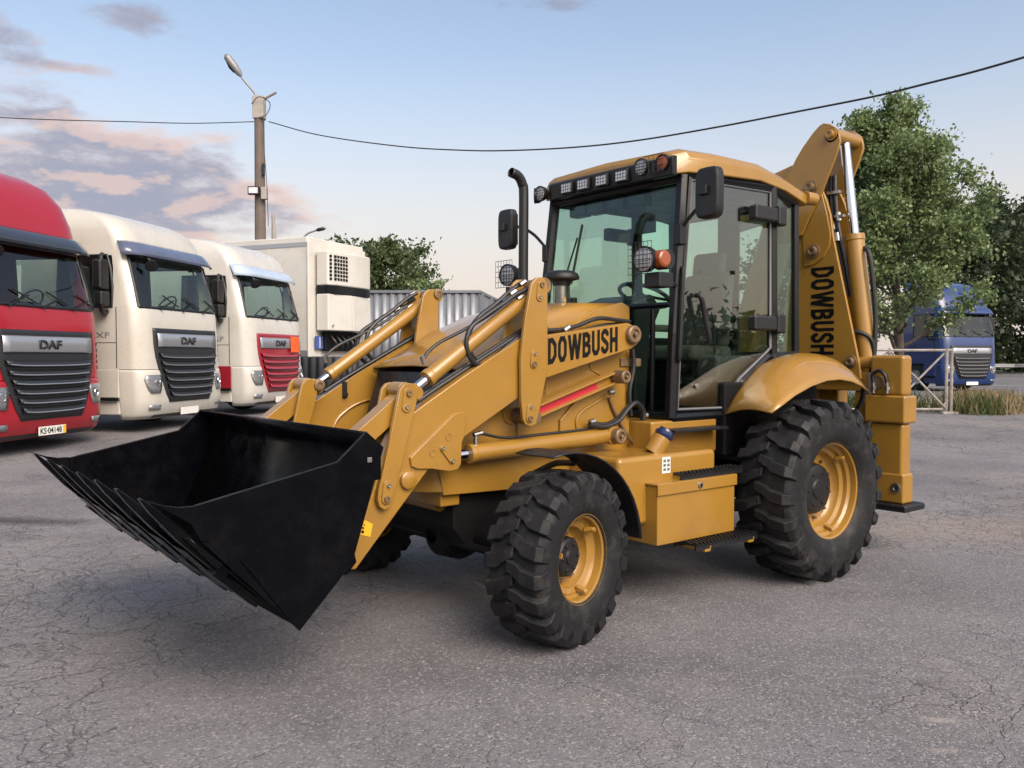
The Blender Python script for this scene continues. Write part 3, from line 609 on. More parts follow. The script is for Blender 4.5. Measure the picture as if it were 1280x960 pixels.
def wheel(name, loc, rz, flip, Rr, w, rim, n_lug, wide, skew, lug_h, dish, hub_r, hub_out, nb, label):
    o = empty(name, loc, rz + (math.pi if flip else 0)); o.parent = LD; tag(o, label)
    tyre_mesh(Rr, w, rim, 0, n_lug, wide, skew * (1 if not flip else -1), lug_h).build('tyre', RUB, o, bevel=0.006, seg=1, smooth=30)
    e = w / 2 * 0.80
    prof = [(-e, rim + 0.004), (-e, rim - 0.02), (dish, rim - 0.055), (dish, 0.05), (dish + 0.012, 0.05), (dish + 0.012, rim - 0.105), (dish + 0.03, rim - 0.085), (dish + 0.07, rim - 0.078), (dish + 0.085, rim - 0.05), (e - 0.07, rim - 0.046), (e - 0.055, rim - 0.026), (e - 0.012, rim - 0.022), (e - 0.004, rim - 0.006), (e, rim + 0.010), (e + 0.008, rim + 0.010), (e + 0.008, rim - 0.004)]
    MB().lathe(prof, (0, 0, 0), (0, 1, 0), 48).build('rim', YEL, o, smooth=40, fix=False)
    h = MB(); h.lathe([(dish + 0.012, hub_r * 1.02), (dish + 0.022, hub_r), (dish + hub_out * 0.85, hub_r * 0.94), (dish + hub_out, hub_r * 0.80), (dish + hub_out, hub_r * 0.40), (dish + hub_out + 0.012, hub_r * 0.36), (dish + hub_out + 0.012, 0.0)], (0, 0, 0), (0, 1, 0), 32)
    for k in range(6):
        a = k * math.pi / 3; h.cyl((math.cos(a) * hub_r * 0.66, dish + hub_out - 0.004, math.sin(a) * hub_r * 0.66), (math.cos(a) * hub_r * 0.66, dish + hub_out + 0.010, math.sin(a) * hub_r * 0.66), 0.011, 6)
    h.build('hub', BLKP, o, bevel=0.004)
    for k in range(nb):
        a = 2 * math.pi * k / nb + 0.2; p = Vector((math.cos(a), 0, math.sin(a))) * (hub_r * 1.16); MB().cyl(p + Vector((0, dish + 0.008, 0)), p + Vector((0, dish + 0.040, 0)), 0.012, 6).build('wheel_nut', PIN, o)
    for a in (0.25, 0.25 + math.pi * 2 / 3, 0.25 + math.pi * 4 / 3):
        ca, sa = math.cos(a), math.sin(a); M = Matrix.Rotation(-a, 4, 'Y')
        g = MB().prism([(rim - 0.085, dish + 0.085), (rim - 0.045, dish + 0.08), (rim - 0.045, dish + 0.15), (rim - 0.065, dish + 0.14)], 'z', -0.016, 0.016)
        g.moved(M).build('rim_lug', YEL, o, bevel=0.006)
    return o
ST = 0.25
wheel('front_wheel', (2.373, 1.10, 0.477), ST, False, 0.482, 0.37, 0.250, 20, 0.088, -0.15, 0.030, 0.0, 0.115, 0.07, 8, 'front wheel on the near side, turned towards the viewer')
wheel('front_wheel', (2.373, -1.10, 0.477), ST, True, 0.482, 0.37, 0.250, 20, 0.088, -0.15, 0.030, 0.0, 0.115, 0.07, 8, 'front wheel on the far side, seen under the bucket arm')
wheel('rear_wheel', (0, 1.16, 0.639), 0, False, 0.645, 0.46, 0.352, 21, 0.080, -0.12, 0.042, 0.0, 0.185, 0.07, 10, 'large rear wheel on the near side')
wheel('rear_wheel', (0, -1.16, 0.639), 0, True, 0.645, 0.46, 0.352, 21, 0.080, -0.12, 0.042, 0.0, 0.185, 0.07, 10, 'large rear wheel on the far side')

# ---- chassis and axles
part(MB().box(-1.2, 2.45, -0.34, 0.34, 0.62, 1.12), 'chassis', DRK, bevel=0.02)
fa = MB(); fa.tube([(2.373, -1.0, 0.477), (2.373, -0.35, 0.47), (2.373, 0.35, 0.47), (2.373, 1.0, 0.477)], [0.085, 0.10, 0.10, 0.085], 14); fa.lathe([(-0.20, 0.06), (-0.16, 0.14), (0, 0.19), (0.16, 0.14), (0.20, 0.06)], (2.38, 0.12, 0.47), (1, 0, 0), 18)
fa.prism([(2.62, 0.55), (2.62, 0.75), (2.1, 0.75), (2.1, 0.5), (2.3, 0.36), (2.5, 0.40)], 'y', -0.42, 0.42)
part(fa, 'front_axle', DRK, bevel=0.01)
part(MB().cyl((2.52, -0.95, 0.44), (2.52, 0.95, 0.44), 0.024, 10), 'steering_rod', DRK)
for s in (-1, 1): part(MB().tube([(2.373, s * 0.86, 0.36), (2.373, s * 0.86, 0.60)], [0.09, 0.09], 12), 'steering_knuckle', DRK, bevel=0.01)
ra = MB(); ra.tube([(0, -1.1, 0.639), (0, -0.4, 0.63), (0, 0.4, 0.63), (0, 1.1, 0.639)], [0.12, 0.15, 0.15, 0.12], 16); ra.lathe([(-0.25, 0.1), (-0.18, 0.2), (0.18, 0.2), (0.3, 0.1)], (0, 0, 0.63), (1, 0, 0), 18)
part(ra, 'rear_axle', DRK)
part(MB().tube([(0.2, 0, 0.6), (2.2, 0, 0.52)], 0.05, 10), 'drive_shaft', DRK)
part(MB().tube([(1.9, 0.05, 0.42), (1.2, 0.05, 0.42)], 0.16, 14), 'gearbox', DRK, bevel=0.02)
# front frame: side plates with the folded nose, seen under the arms
both(MB().prism([(2.745, 0.775), (2.20, 0.762), (1.20, 0.762), (1.20, 1.30), (2.30, 1.30), (2.60, 1.12), (2.78, 0.95)], 'y', 0.46, 0.50), 'frame_plate', YEL, bevel=0.006)
part(MB().prism([(2.745, -0.50), (2.745, 0.50), (3.02, 0.24), (3.02, -0.24)], 'z', 0.79, 0.94), 'nose', YEL, bevel=0.012)
part(MB().prism([(2.74, -0.46), (2.74, 0.46), (2.60, 0.46), (2.60, -0.46)], 'z', 0.70, 1.10), 'front_crossmember', YEL, bevel=0.01)
part(MB().cyl((2.66, -0.30, 0.705), (2.66, 0.34, 0.705), 0.055, 16), 'axle_pivot', YEL, bevel=0.006)
# towers that carry the arm pivots
tower = [(1.20, 1.02), (1.20, 1.93), (1.27, 1.96), (1.55, 1.90), (1.95, 1.66), (2.20, 1.40), (2.20, 1.02)]
tw = both(MB().prism(tower, 'y', 0.485, 0.515), 'tower_plate', YEL, bevel=0.006)
both(MB().prism([(1.33, 1.56), (1.36, 1.66), (1.44, 1.70), (1.56, 1.69), (1.60, 1.60), (1.58, 1.50), (1.44, 1.44), (1.35, 1.48)], 'y', 0.515, 0.522), 'cover_plate', YEL, bevel=0.003)
both(MB().prism([(1.22, 1.06), (1.22, 1.32), (1.30, 1.44), (1.72, 1.30), (1.86, 1.18), (1.86, 1.06)], 'y', 0.517, 0.535), 'doubler_plate', YEL, bevel=0.006)
# perforated cooling panel in the tower
mesh_ = MB()
c0, c1, d0, d1 = 1.97, 2.12, 1.28, 1.46
for k in range(14):
    t = k / 13
    for sg in (0, 1):
        a = Vector((c0 + (c1 - c0) * t, 0.5165, d0)); b = a + Vector((0.13 if sg else -0.13, 0, 0.18))
        xa, xb = a, b
        def clipx(p, q, lim):
            return p.lerp(q, (lim - p.x) / (q.x - p.x))
        if b.x < c0: xb = clipx(a, b, c0)
        if b.x > c1: xb = clipx(a, b, c1)
        if (xb - xa).length > 0.01: mesh_.tube([xa, xb], 0.0035, 4)
for k in range(1, 9):
    z = d0 + (d1 - d0) * k / 9
    for sg in (0, 1):
        a = Vector((c0 if sg else c1, 0.5165, z)); b = a + Vector(((c1 - c0) * (1 if sg else -1), 0, 0.18 * (c1 - c0) / 0.13))
        if b.z > d1: b = a.lerp(b, (d1 - a.z) / (b.z - a.z))
        if (b - a).length > 0.01: mesh_.tube([a, b], 0.0035, 4)
both(MB().box(c0, c1, 0.5152, 0.5162, d0, d1), 'vent_opening', DRK); both(mesh_, 'vent_mesh', YEL)

# ---- hood
hs = []
for (x, w, zt, zs, zb) in ((2.64, 0.492, 1.518, 1.50, 1.485), (2.50, 0.494, 1.585, 1.545, 1.42), (2.20, 0.494, 1.745, 1.695, 1.35), (1.90, 0.492, 1.875, 1.815, 1.32), (1.60, 0.488, 1.942, 1.86, 1.32), (1.21, 0.485, 1.955, 1.85, 1.32)):
    hs.append([(x, w, zb), (x, w, zs), (x, w * 0.98, zs + (zt - zs) * 0.60), (x, w * 0.93, zt - 0.008), (x, w * 0.60, zt), (x, 0, zt + 0.008), (x, -w * 0.60, zt), (x, -w * 0.93, zt - 0.008), (x, -w * 0.98, zs + (zt - zs) * 0.60), (x, -w, zs), (x, -w, zb)])
hood = part(MB().loft(hs, closed=False), 'hood', YEL, smooth=50, solid=0.012, fix=False)
hl = MB()
for k in range(9):
    y = -0.22 + k * 0.055; hl.box(2.27, 2.45, y - 0.012, y + 0.012, 0.0, 0.004, Matrix.Translation((0, 0, 0)))
for i, v in enumerate(hl.v): hl.v[i] = (v[0], v[1], v[2] + 1.735 + (2.20 - v[0]) * 0.53 + 0.006)
part(hl, 'hood_louvre', DRK, hood)
part(MB().prism([(2.45, 1.50), (2.45, 0.95), (2.79, 0.95), (2.615, 1.497)], 'y', -0.475, 0.475), 'grille', CABK, bevel=0.01)
gl_ = MB()
for k in range(13): part(MB().box(2.58 + (12 - k) * 0.0128, 2.626 + (12 - k) * 0.0128, -0.44, 0.44, 0.985 + k * 0.0385, 1.0 + k * 0.0385), 'grille_slat', CABK)
part(MB().box(1.20, 2.55, -0.44, 0.44, 0.95, 1.40), 'engine', DRK)
# air pre-cleaner and exhaust on the hood
ac = MB().lathe([(0, 0.055), (0.02, 0.06), (0.16, 0.06), (0.165, 0.05)], (1.46, 0.10, 1.935), (0, 0, 1), 24)
pc = part(ac, 'air_precleaner', CLR, smooth=40)
part(MB().lathe([(0.0, 0.048), (0.17, 0.044)], (1.46, 0.10, 1.94), (0, 0, 1), 16), 'filter_core', STL, pc)
part(MB().lathe([(0.155, 0.0), (0.155, 0.062), (0.185, 0.066), (0.20, 0.125), (0.215, 0.128), (0.24, 0.115), (0.258, 0.075), (0.265, 0.0)], (1.46, 0.10, 1.935), (0, 0, 1), 28), 'rain_cap', BLKP, pc, smooth=50)
part(MB().tube(spline([(1.54, 0.22, 1.93), (1.54, 0.22, 1.98), (1.52, 0.20, 2.0), (1.50, 0.18, 1.98), (1.50, 0.18, 1.93)]), 0.008, 8), 'hood_handle', YEL)
part(MB().tube(spline([(1.48, -0.30, 1.90), (1.48, -0.30, 2.3), (1.477, -0.30, 2.78), (1.49, -0.30, 2.86), (1.53, -0.30, 2.915), (1.60, -0.30, 2.935)], 5), [0.036] * 26, 16, cap=False), 'exhaust_pipe', BLKP, smooth=60, solid=0.004, fix=False)

# ---- loader arms
arm_poly = [(1.277, 1.786), (1.249, 1.733), (1.272, 1.673), (1.331, 1.641), (2.096, 1.454), (2.296, 1.347), (2.713, 1.126), (2.758, 1.042), (2.954, 0.962), (3.410, 0.473), (3.470, 0.483), (3.361, 0.729), (3.218, 1.112), (3.153, 1.225), (3.041, 1.290), (2.712, 1.478), (2.281, 1.707), (2.083, 1.722), (1.370, 1.813)]
arms = both(MB().prism(arm_poly, 'y', 0.58, 0.66), 'loader_arm', YEL, bevel=0.008)
dbl = [(3.083, 1.038), (2.796, 1.262), (2.752, 1.274), (2.718, 1.268), (2.707, 1.226), (2.724, 1.126), (2.738, 1.100), (2.744, 0.977), (2.769, 0.947), (2.824, 0.942), (2.938, 0.965), (3.037, 0.973), (3.073, 0.989)]
both(MB().prism(dbl, 'y', 0.655, 0.676), 'arm_doubler', YEL, bevel=0.005)
def on(px_list): return px_list
ap, lp, tp = [(1.360, 1.731), (1.472, 1.456), (1.485, 1.066)]
lc0 = [(2.797, 0.999)][0]
bosses = MB()
for (x, z), r in (((1.335, 1.735), 0.062), ((1.418, 1.454), 0.045), ((1.464, 1.063), 0.052)):
    bosses = MB()
    bosses.lathe([(-0.06, r), (0.03, r), (0.04, r * 0.85), (0.04, r * 0.55), (0.028, r * 0.5), (0.028, 0.0)], (x, 0.66, z), (0, 1, 0), 24)
    bosses.cyl((x, 0.685, z), (x, 0.712, z), r * 0.30, 6)
    both(bosses, 'pivot_pin', PIN, bevel=0.003)
bd = [(3.094, 0.916), (2.894, 1.141), (2.927, 1.053)]
bb = MB(); bb.lathe([(0, 0.048), (0.022, 0.048), (0.026, 0.043), (0.026, 0)], (bd[0][0], 0.66, bd[0][1]), (0, 1, 0), 28); both(bb, 'arm_boss', YEL, smooth=40)
for (x, z) in ([(2.829, 1.138), (2.937, 1.055)]): bb = MB().lathe([(0, 0.022), (0.003, 0.022), (0.003, 0.015), (-0.002, 0.013), (-0.002, 0)], (x, 0.676, z), (0, 1, 0), 20); both(bb, 'plug', YEL)
def link_plate(pa, pb, r, y0, y1, name='keeper_plate', mat=YEL, pins=True):
    """rounded bar between two pins"""
    a, b = Vector(pa), Vector(pb); t = (b - a).normalized(); n = Vector((-t.y, t.x)); poly = []
    for k in range(9): th = math.pi / 2 + math.pi * k / 8; poly.append(tuple(a + t * math.cos(th) * r + n * math.sin(th) * r))
    for k in range(9): th = -math.pi / 2 + math.pi * k / 8; poly.append(tuple(b + t * math.cos(th) * r + n * math.sin(th) * r))
    m = MB().prism(poly, 'y', y0, y1); o = both(m, name, mat, bevel=0.003)
    return o
def pins(name, pts, y, mat, r, t):
    for (x, z) in pts: both(MB().lathe([(0, r), (t, r), (t, r * 0.55), (t * 0.5, r * 0.5), (t * 0.5, 0)], (x, y, z), (0, 1, 0), 16), name, mat)
k1 = [(2.876, 1.078), (2.811, 1.002)]; link_plate(k1[0], k1[1], 0.016, 0.676, 0.686); pins('keeper_bolt', k1, 0.686, STL, 0.010, 0.010)
# tipping levers at the arm front
lev = [(3.162, 1.412), (3.137, 1.439), (3.101, 1.447), (3.066, 1.431), (3.051, 1.396), (3.056, 1.340), (3.138, 1.054), (3.204, 0.836), (3.224, 0.787), (3.259, 0.774), (3.288, 0.794), (3.302, 0.838), (3.294, 0.888), (3.232, 1.112)]
both(MB().prism(lev, 'y', 0.672, 0.700), 'tipping_lever', YEL, bevel=0.005)
both(MB().prism([(x, z) for x, z in lev], 'y', 0.490, 0.515), 'tipping_lever', YEL, bevel=0.005)
kl = [(3.110, 1.391), (3.123, 1.317), (3.239, 0.905), (3.250, 0.834)]
link_plate(kl[0], kl[1], 0.030, 0.700, 0.708); link_plate(kl[2], kl[3], 0.030, 0.700, 0.708)
pins('lever_pin', [kl[0], kl[3]], 0.708, PIN, 0.017, 0.012); pins('lever_bolt', [kl[1], kl[2]], 0.708, STL, 0.011, 0.010)
# short links from lever to bucket
la_, lb_ = Vector((3.04, 1.39)), Vector((3.43, 1.10))
link_plate(la_, lb_, 0.052, 0.545, 0.645, 'bucket_link')
both(MB().cyl((3.04, 0.50, 1.39), (3.04, 0.69, 1.39), 0.035, 20), 'link_boss', YEL, bevel=0.004); both(MB().cyl((3.10, 0.535, 1.405), (3.10, 0.655, 1.405), 0.045, 20), 'link_boss', YEL, bevel=0.004)
# bell cranks
bc = [(2.233, 2.037), (2.202, 2.063), (2.164, 2.068), (2.132, 2.053), (2.115, 2.020), (2.115, 1.723), (2.124, 1.470), (2.188, 1.229), (2.207, 1.181), (2.245, 1.166), (2.289, 1.181), (2.310, 1.215), (2.323, 1.330), (2.326, 1.578), (2.295, 1.806), (2.246, 2.018)]
bcs = both(MB().prism(bc, 'y', 0.676, 0.702), 'bell_crank', YEL, bevel=0.006)
bc2 = [(x - 0.005, z) for x, z in bc]
both(MB().prism(bc2, 'y', 0.485, 0.512), 'bell_crank', YEL, bevel=0.006)
kb = [(2.169, 2.022), (2.182, 1.948), (2.222, 1.606), (2.229, 1.544), (2.253, 1.285), (2.262, 1.218)]
for i in (0, 2, 4): link_plate(kb[i], kb[i + 1], 0.027, 0.702, 0.710)
pins('crank_pin', [kb[0], kb[3], kb[5]], 0.710, PIN, 0.017, 0.010); pins('crank_bolt', [kb[1], kb[2], kb[4]], 0.710, STL, 0.010, 0.008)
for (x, z, r) in ((2.115, 2.03, 0.034), (2.19, 1.545, 0.05), (2.205, 1.225, 0.05)): both(MB().cyl((x, 0.50, z), (x, 0.69, z), r, 20), 'crank_bushing', PIN)
for (x, z) in ((2.178, 2.021), (3.103, 1.39)):
    both(MB().lathe([(0, 0.036), (0.014, 0.036), (0.016, 0.030), (0.016, 0.016), (0.008, 0.014), (0.008, 0)], (x - 0.06, 0.4845 if x < 3 else 0.4895, z + 0.015), (0, -1, 0), 18), 'inner_pin', PIN)
both(MB().box(2.80, 2.83, 0.565, 0.579, 1.31, 1.42).box(2.80, 2.83, 0.55, 0.566, 1.32, 1.345), 'hose_clip', BLKP)
both(MB().tube(spline([(2.60, 0.57, 1.30), (2.74, 0.572, 1.26), (2.86, 0.572, 1.18), (2.92, 0.572, 1.08)]), 0.008, 6), 'inner_doubler_edge', YEL)
# levelling link with the red strip
a, b = Vector((2.205, 0, 1.225)), Vector((1.418, 0, 1.454)); t = (b - a).normalized(); n = Vector((-t.z, 0, t.x)) 
def bar(p, q, h, y0, y1, off=0.0):
    m = MB(); vs = []
    for y in (y0, y1):
        for (pp, s) in ((p, -1), (q, -1), (q, 1), (p, 1)): vs.append(pp + n * (s * h / 2 + off) + Vector((0, y, 0)))
    return m.add(vs, [(3, 2, 1, 0), (4, 5, 6, 7), (0, 1, 5, 4), (1, 2, 6, 5), (2, 3, 7, 6), (3, 0, 4, 7)])
lk = bar(a, b, 0.078, 0.555, 0.585); fl1 = bar(a, b, 0.014, 0.585, 0.625, 0.032); fl2 = bar(a, b, 0.014, 0.585, 0.625, -0.032)
m = MB(); m.add(lk.v, lk.f); both(m, 'levelling_link', YEL, bevel=0.003); both(fl1, 'link_flange', YEL, bevel=0.003); both(fl2, 'link_flange', YEL, bevel=0.003)
both(bar(a + t * 0.05, a + t * 0.64, 0.050, 0.5851, 0.592), 'red_strip', REDP)
# cylinders
def cylinder(name, p0, p1, y, body_from, r, rr):
    for s in (1, -1):
        a, b = Vector((p0[0], y * s, p0[1])), Vector((p1[0], y * s, p1[1])); c = a.lerp(b, body_from)
        o = part(MB().tube([c - (c - b).normalized() * -0.0, c, c.lerp(b, 0.02), c.lerp(b, 0.98), b], [r * 0.6, r * 1.12, r, r, r], 22) if False else MB().lathe([(0, 0.0), (0, r * 1.1), (0.035, r * 1.1), (0.04, r), ((b - c).length - 0.03, r), ((b - c).length, r * 0.8), ((b - c).length, 0)], c, b - c, 24), name, YEL, bevel=0.003)
        part(MB().tube([a, c.lerp(b, 0.05)], rr, 16), 'piston_rod', CHR, o)
        for q_ in (a, b): part(MB().lathe([(-0.045, 0), (-0.045, rr * 1.9), (0.045, rr * 1.9), (0.045, 0)], q_, (0, 1, 0), 18), 'eye', YEL, o)
cylinder('dump_cylinder', (3.034, 1.388), (2.085, 2.025), 0.595, 0.115, 0.046, 0.026)
cylinder('lift_cylinder', (2.79, 1.015), (1.475, 1.065), 0.595, 0.115, 0.052, 0.032)
# hoses
def hose(name, pts, r=0.015, mat=HOSE, n=8): return part(MB().tube(spline(pts, 6), r, n), name, mat, fix=False)
def P3(pl, y): return [(x, y if not callable(y) else y(i), z) for i, (x, z) in enumerate(pl)]
for sgn in (1, -1):
    q = lambda pts: [(x, y * sgn, z) for x, y, z in pts]
    hose('hydraulic_hose', q(P3([(2.219, 2.045), (2.313, 1.992), (2.447, 1.895), (2.553, 1.826), (2.623, 1.745), (2.635, 1.652), (2.600, 1.582), (2.524, 1.545), (2.435, 1.616), (2.313, 1.688), (2.219, 1.733), (2.031, 1.762)], 0.60)), 0.014)
    hose('hydraulic_hose', q(P3([(2.214, 2.004), (2.314, 1.961), (2.418, 1.899), (2.554, 1.820), (2.652, 1.753), (2.681, 1.661), (2.652, 1.578), (2.595, 1.541), (2.525, 1.559), (2.345, 1.673), (2.252, 1.718), (2.066, 1.750)], 0.64)), 0.014)
    hose('hydraulic_hose', q(P3([(2.219, 1.748), (2.435, 1.635), (2.669, 1.513), (2.864, 1.411), (2.987, 1.343)], 0.605)), 0.013)
    hose('hydraulic_hose', q(P3([(2.202, 1.759), (2.419, 1.649), (2.655, 1.527), (2.850, 1.424), (2.963, 1.359)], 0.575)), 0.012)
    hose('hydraulic_hose', q(P3([(2.313, 1.944), (2.494, 1.828), (2.697, 1.730), (2.836, 1.669), (2.917, 1.614), (2.954, 1.560)], 0.60)), 0.010)
    hose('hydraulic_hose', q(P3([(2.048, 1.751), (1.908, 1.759), (1.770, 1.787), (1.591, 1.838), (1.405, 1.832), (1.289, 1.824)], 0.60)), 0.014)
    hose('hydraulic_hose', q(P3([(2.013, 1.737), (1.871, 1.740), (1.696, 1.758), (1.514, 1.794), (1.286, 1.815)], 0.57)), 0.014)
    for (x, z) in [(2.248, 2.032), (2.323, 1.971), (2.378, 1.921), (2.267, 1.945), (1.887, 1.764)]: part(MB().tube([(x + 0.02, 0.62 * sgn, z - 0.012), (x - 0.02, 0.62 * sgn, z + 0.012)], 0.017, 8), 'hose_fitting', STL)
    m = MB()
    for (x, z) in ([(2.939, 1.547)]): m.tube([(x, 0.6 * sgn, z), (x + 0.02, 0.6 * sgn, z + 0.045)], 0.014, 8)
    part(m, 'cylinder_port', STL)
    pl = [(2.593, 1.054), (2.588, 1.114), (2.541, 1.134), (2.361, 1.100), (2.043, 1.106), (1.735, 1.115), (1.517, 1.135)]
    hose('lift_pipe', q(P3(pl, 0.60)), 0.009)
    m = MB(); m.tube([(2.585, 0.60 * sgn, 1.06), (2.585, 0.60 * sgn, 1.135)], 0.013, 8); m.tube([(2.60, 0.6 * sgn, 1.13), (2.54, 0.6 * sgn, 1.14)], 0.014, 8); part(m, 'pipe_fitting', STL)
    hose('hydraulic_hose', q(P3([(1.685, 1.149), (1.554, 1.126), (1.420, 1.157), (1.328, 1.233), (1.250, 1.274), (1.178, 1.227), (1.170, 1.156)], 0.62)), 0.017)
    hose('hydraulic_hose', q(P3([(1.644, 1.156), (1.497, 1.138), (1.368, 1.180), (1.276, 1.252), (1.189, 1.254), (1.132, 1.192), (1.164, 1.116)], 0.58)), 0.015)
    hose('hydraulic_hose', q(P3([(1.220, 1.642), (1.211, 1.511), (1.249, 1.347), (1.233, 1.183)], 0.56)), 0.017)
    hose('steel_pipe', q(P3([(1.432, 1.313), (1.393, 1.231), (1.331, 1.141), (1.221, 1.015), (1.140, 0.954)], 0.55)), 0.010, PIN)
    hose('steel_pipe', q(P3([(1.718, 1.096), (1.726, 1.175), (1.676, 1.230), (1.552, 1.284), (1.455, 1.329)], 0.542)), 0.007, YEL)
    for (x, z) in [(1.651, 1.161), (1.497, 1.127), (1.148, 1.181), (1.476, 1.349)]: part(MB().tube([(x + 0.02, 0.61 * sgn, z), (x - 0.02, 0.61 * sgn, z + 0.005)], 0.019, 8), 'hose_fitting', STL)
part(MB().box(1.10, 1.30, 0.50, 0.53, 1.52, 1.575), 'hose_bracket', PIN, bevel=0.004)

# ---- lettering and labels
def slanted(name, body, pl, y, mat, bold):
    (ax, az_), (bx, bz), (tx, tz) = pl
    o = Vector((ax, y, az_)); r_ = Vector((bx, y, bz)) - o; u_ = Vector((tx, y, tz)) - o
    stroke_text(body, o, r_, u_, r_.length, u_.length, mat, LD)
slanted('lettering', 'DOWBUSH', [(2.078, 1.538), (1.469, 1.624), (2.078, 1.700)], 0.6615, INK, 0.050)
m = MB(); st = [(3.359, 0.729), (3.309, 0.701), (3.324, 0.635), (3.383, 0.655)]; m.prism(st, 'y', 0.6601, 0.6612); part(m, 'warning_sticker', STICK)
for (x, z), r in zip([(3.367, 0.687), (3.360, 0.703), (3.370, 0.667)], (0.006, 0.004, 0.009)): part(MB().cyl((x, 0.661, z), (x, 0.6618, z), r, 8), 'pictogram', INK)

# ---- bucket (its own part with plates and teeth)
BK = empty('bucket'); BK.parent = LD; tag(BK, 'black front bucket, tilted back with long teeth')
BW = 1.11
side = [(3.597, 1.240), (3.503, 1.159), (3.672, 0.630), (3.937, 0.364), (4.390, 0.840), (4.398, 0.976), (3.747, 1.108)]
both(MB().prism(side, 'y', BW - 0.016, BW), 'side_plate', BLK, BK, bevel=0.004)
bottom = Vector((3.937, 0.364)); lip = Vector((4.40, 0.815)); back_hi = Vector((3.58, 1.245))
inner = [(4.42, 0.835), (4.385, 0.80), (3.99, 0.418), (3.955, 0.388), (3.925, 0.385), (3.895, 0.410), (3.70, 0.625), (3.60, 0.86), (3.525, 1.10), (3.53, 1.16), (3.60, 1.238)]
th = [(x, z) for x, z in inner]
m = MB(); m.loft([[(x, y, z) for x, z in th] for y in (-BW + 0.017, BW - 0.017)], closed=False); part(m, 'shell', BLK, BK, solid=0.014, fix=False, smooth=40)
part(MB().box(3.50, 3.535, -BW + 0.03, BW - 0.03, 1.00, 1.12), 'back_rib', BLK, BK, bevel=0.006)
both(MB().prism([(3.50, 1.15), (3.42, 1.17), (3.37, 1.10), (3.40, 1.03), (3.58, 0.86)], 'y', 0.50, 0.53), 'hinge_ear', BLK, BK, bevel=0.005)
both(MB().prism([(3.64, 0.74), (3.44, 0.60), (3.42, 0.52), (3.48, 0.46), (3.80, 0.50)], 'y', 0.50, 0.525), 'hinge_ear', BLK, BK, bevel=0.005)
both(MB().prism([(3.64, 0.74), (3.44, 0.60), (3.42, 0.52), (3.48, 0.46), (3.80, 0.50)], 'y', 0.665, 0.69), 'hinge_ear', BLK, BK, bevel=0.005)
fd = Vector((0.705, 0, 0.685)).normalized(); fn = Vector((-fd.z, 0, fd.x)); lp3 = Vector((4.36, 0, 0.775))
# cutting edge along the lip and bolted edge segments below
m = MB(); e0 = lp3 - fd * 0.10; vs = [e0 + fn * 0.012, lp3 + fd * 0.10 + fn * 0.004, lp3 + fd * 0.11 - fn * 0.006, e0 - fn * 0.018]
m.loft([[tuple(v + Vector((0, y, 0))) for v in vs] for y in (-BW, BW)], closed=True, cap0=True, cap1=True); part(m, 'cutting_edge', BLK, BK, bevel=0.002)
tm = MB()
prof = [(-0.16, 0.024), (-0.02, 0.026), (0.12, 0.022), (0.25, 0.018), (0.335, 0.014), (0.34, 0.004), (0.27, -0.010), (0.10, -0.026), (-0.16, -0.028)]
for wy in (-0.030, 0.030):
    pass
def tooth(y):
    rings = []
    for f, wdt in ((-1, 0.034), (1, 0.034)):
        rings.append([tuple(lp3 + fd * a + fn * c + Vector((0, y + f * wdt * (1 if a < 0.2 else 0.72), 0))) for a, c in prof])
    return MB().loft(rings, closed=True, cap0=True, cap1=True)
for k in range(7):
    y = -1.045 + k * 2.09 / 6
    t_ = part(tooth(y), 'tooth', BLK, BK, bevel=0.006)
    s_ = MB(); q0 = lp3 - fd * 0.36; s_.loft([[tuple(q + Vector((0, y + f * 0.042, 0))) for q in (q0 - fn * 0.020, lp3 - fd * 0.10 - fn * 0.020, lp3 - fd * 0.10 - fn * 0.046, q0 - fn * 0.038)] for f in (-1, 1)], closed=True, cap0=True, cap1=True)
    part(s_, 'adapter_strap', BLK, t_, bevel=0.004)
for (ya, yb) in ((-1.0, -0.78), (-0.65, -0.43), (-0.30, -0.08), (0.05, 0.27), (0.40, 0.62), (0.75, 0.97)):
    s_ = MB(); s_.loft([[tuple(q + Vector((0, f, 0))) for q in (lp3 - fd * 0.28 - fn * 0.019, lp3 - fd * 0.02 - fn * 0.019, lp3 + fd * 0.01 - fn * 0.032, lp3 - fd * 0.28 - fn * 0.042)] for f in (ya, yb)], closed=True, cap0=True, cap1=True)
    part(s_, 'edge_segment', BLK, BK, bevel=0.003)
# side cutters and wear strips on the near and far plate
both(MB().prism([(4.400, 0.977), (4.377, 0.948), (4.339, 0.824), (4.379, 0.829), (4.417, 0.903), (4.536, 0.986), (4.633, 1.034), (4.521, 0.990), (4.458, 0.977)], 'y', BW, BW + 0.014), 'side_cutter', BLK, BK, bevel=0.003)
both(MB().prism([(4.210, 0.725), (4.105, 0.633), (3.951, 0.414), (3.974, 0.404)], 'y', BW, BW + 0.010), 'wear_strip', BLK, BK, bevel=0.003)
sm = MB()
for (x, z) in [(3.581, 1.104)]: sm.box(x - 0.012, x + 0.012, BW, BW + 0.004, z - 0.012, z + 0.012)
part(sm, 'drain_hole_plug', STL, BK, bevel=0.002)

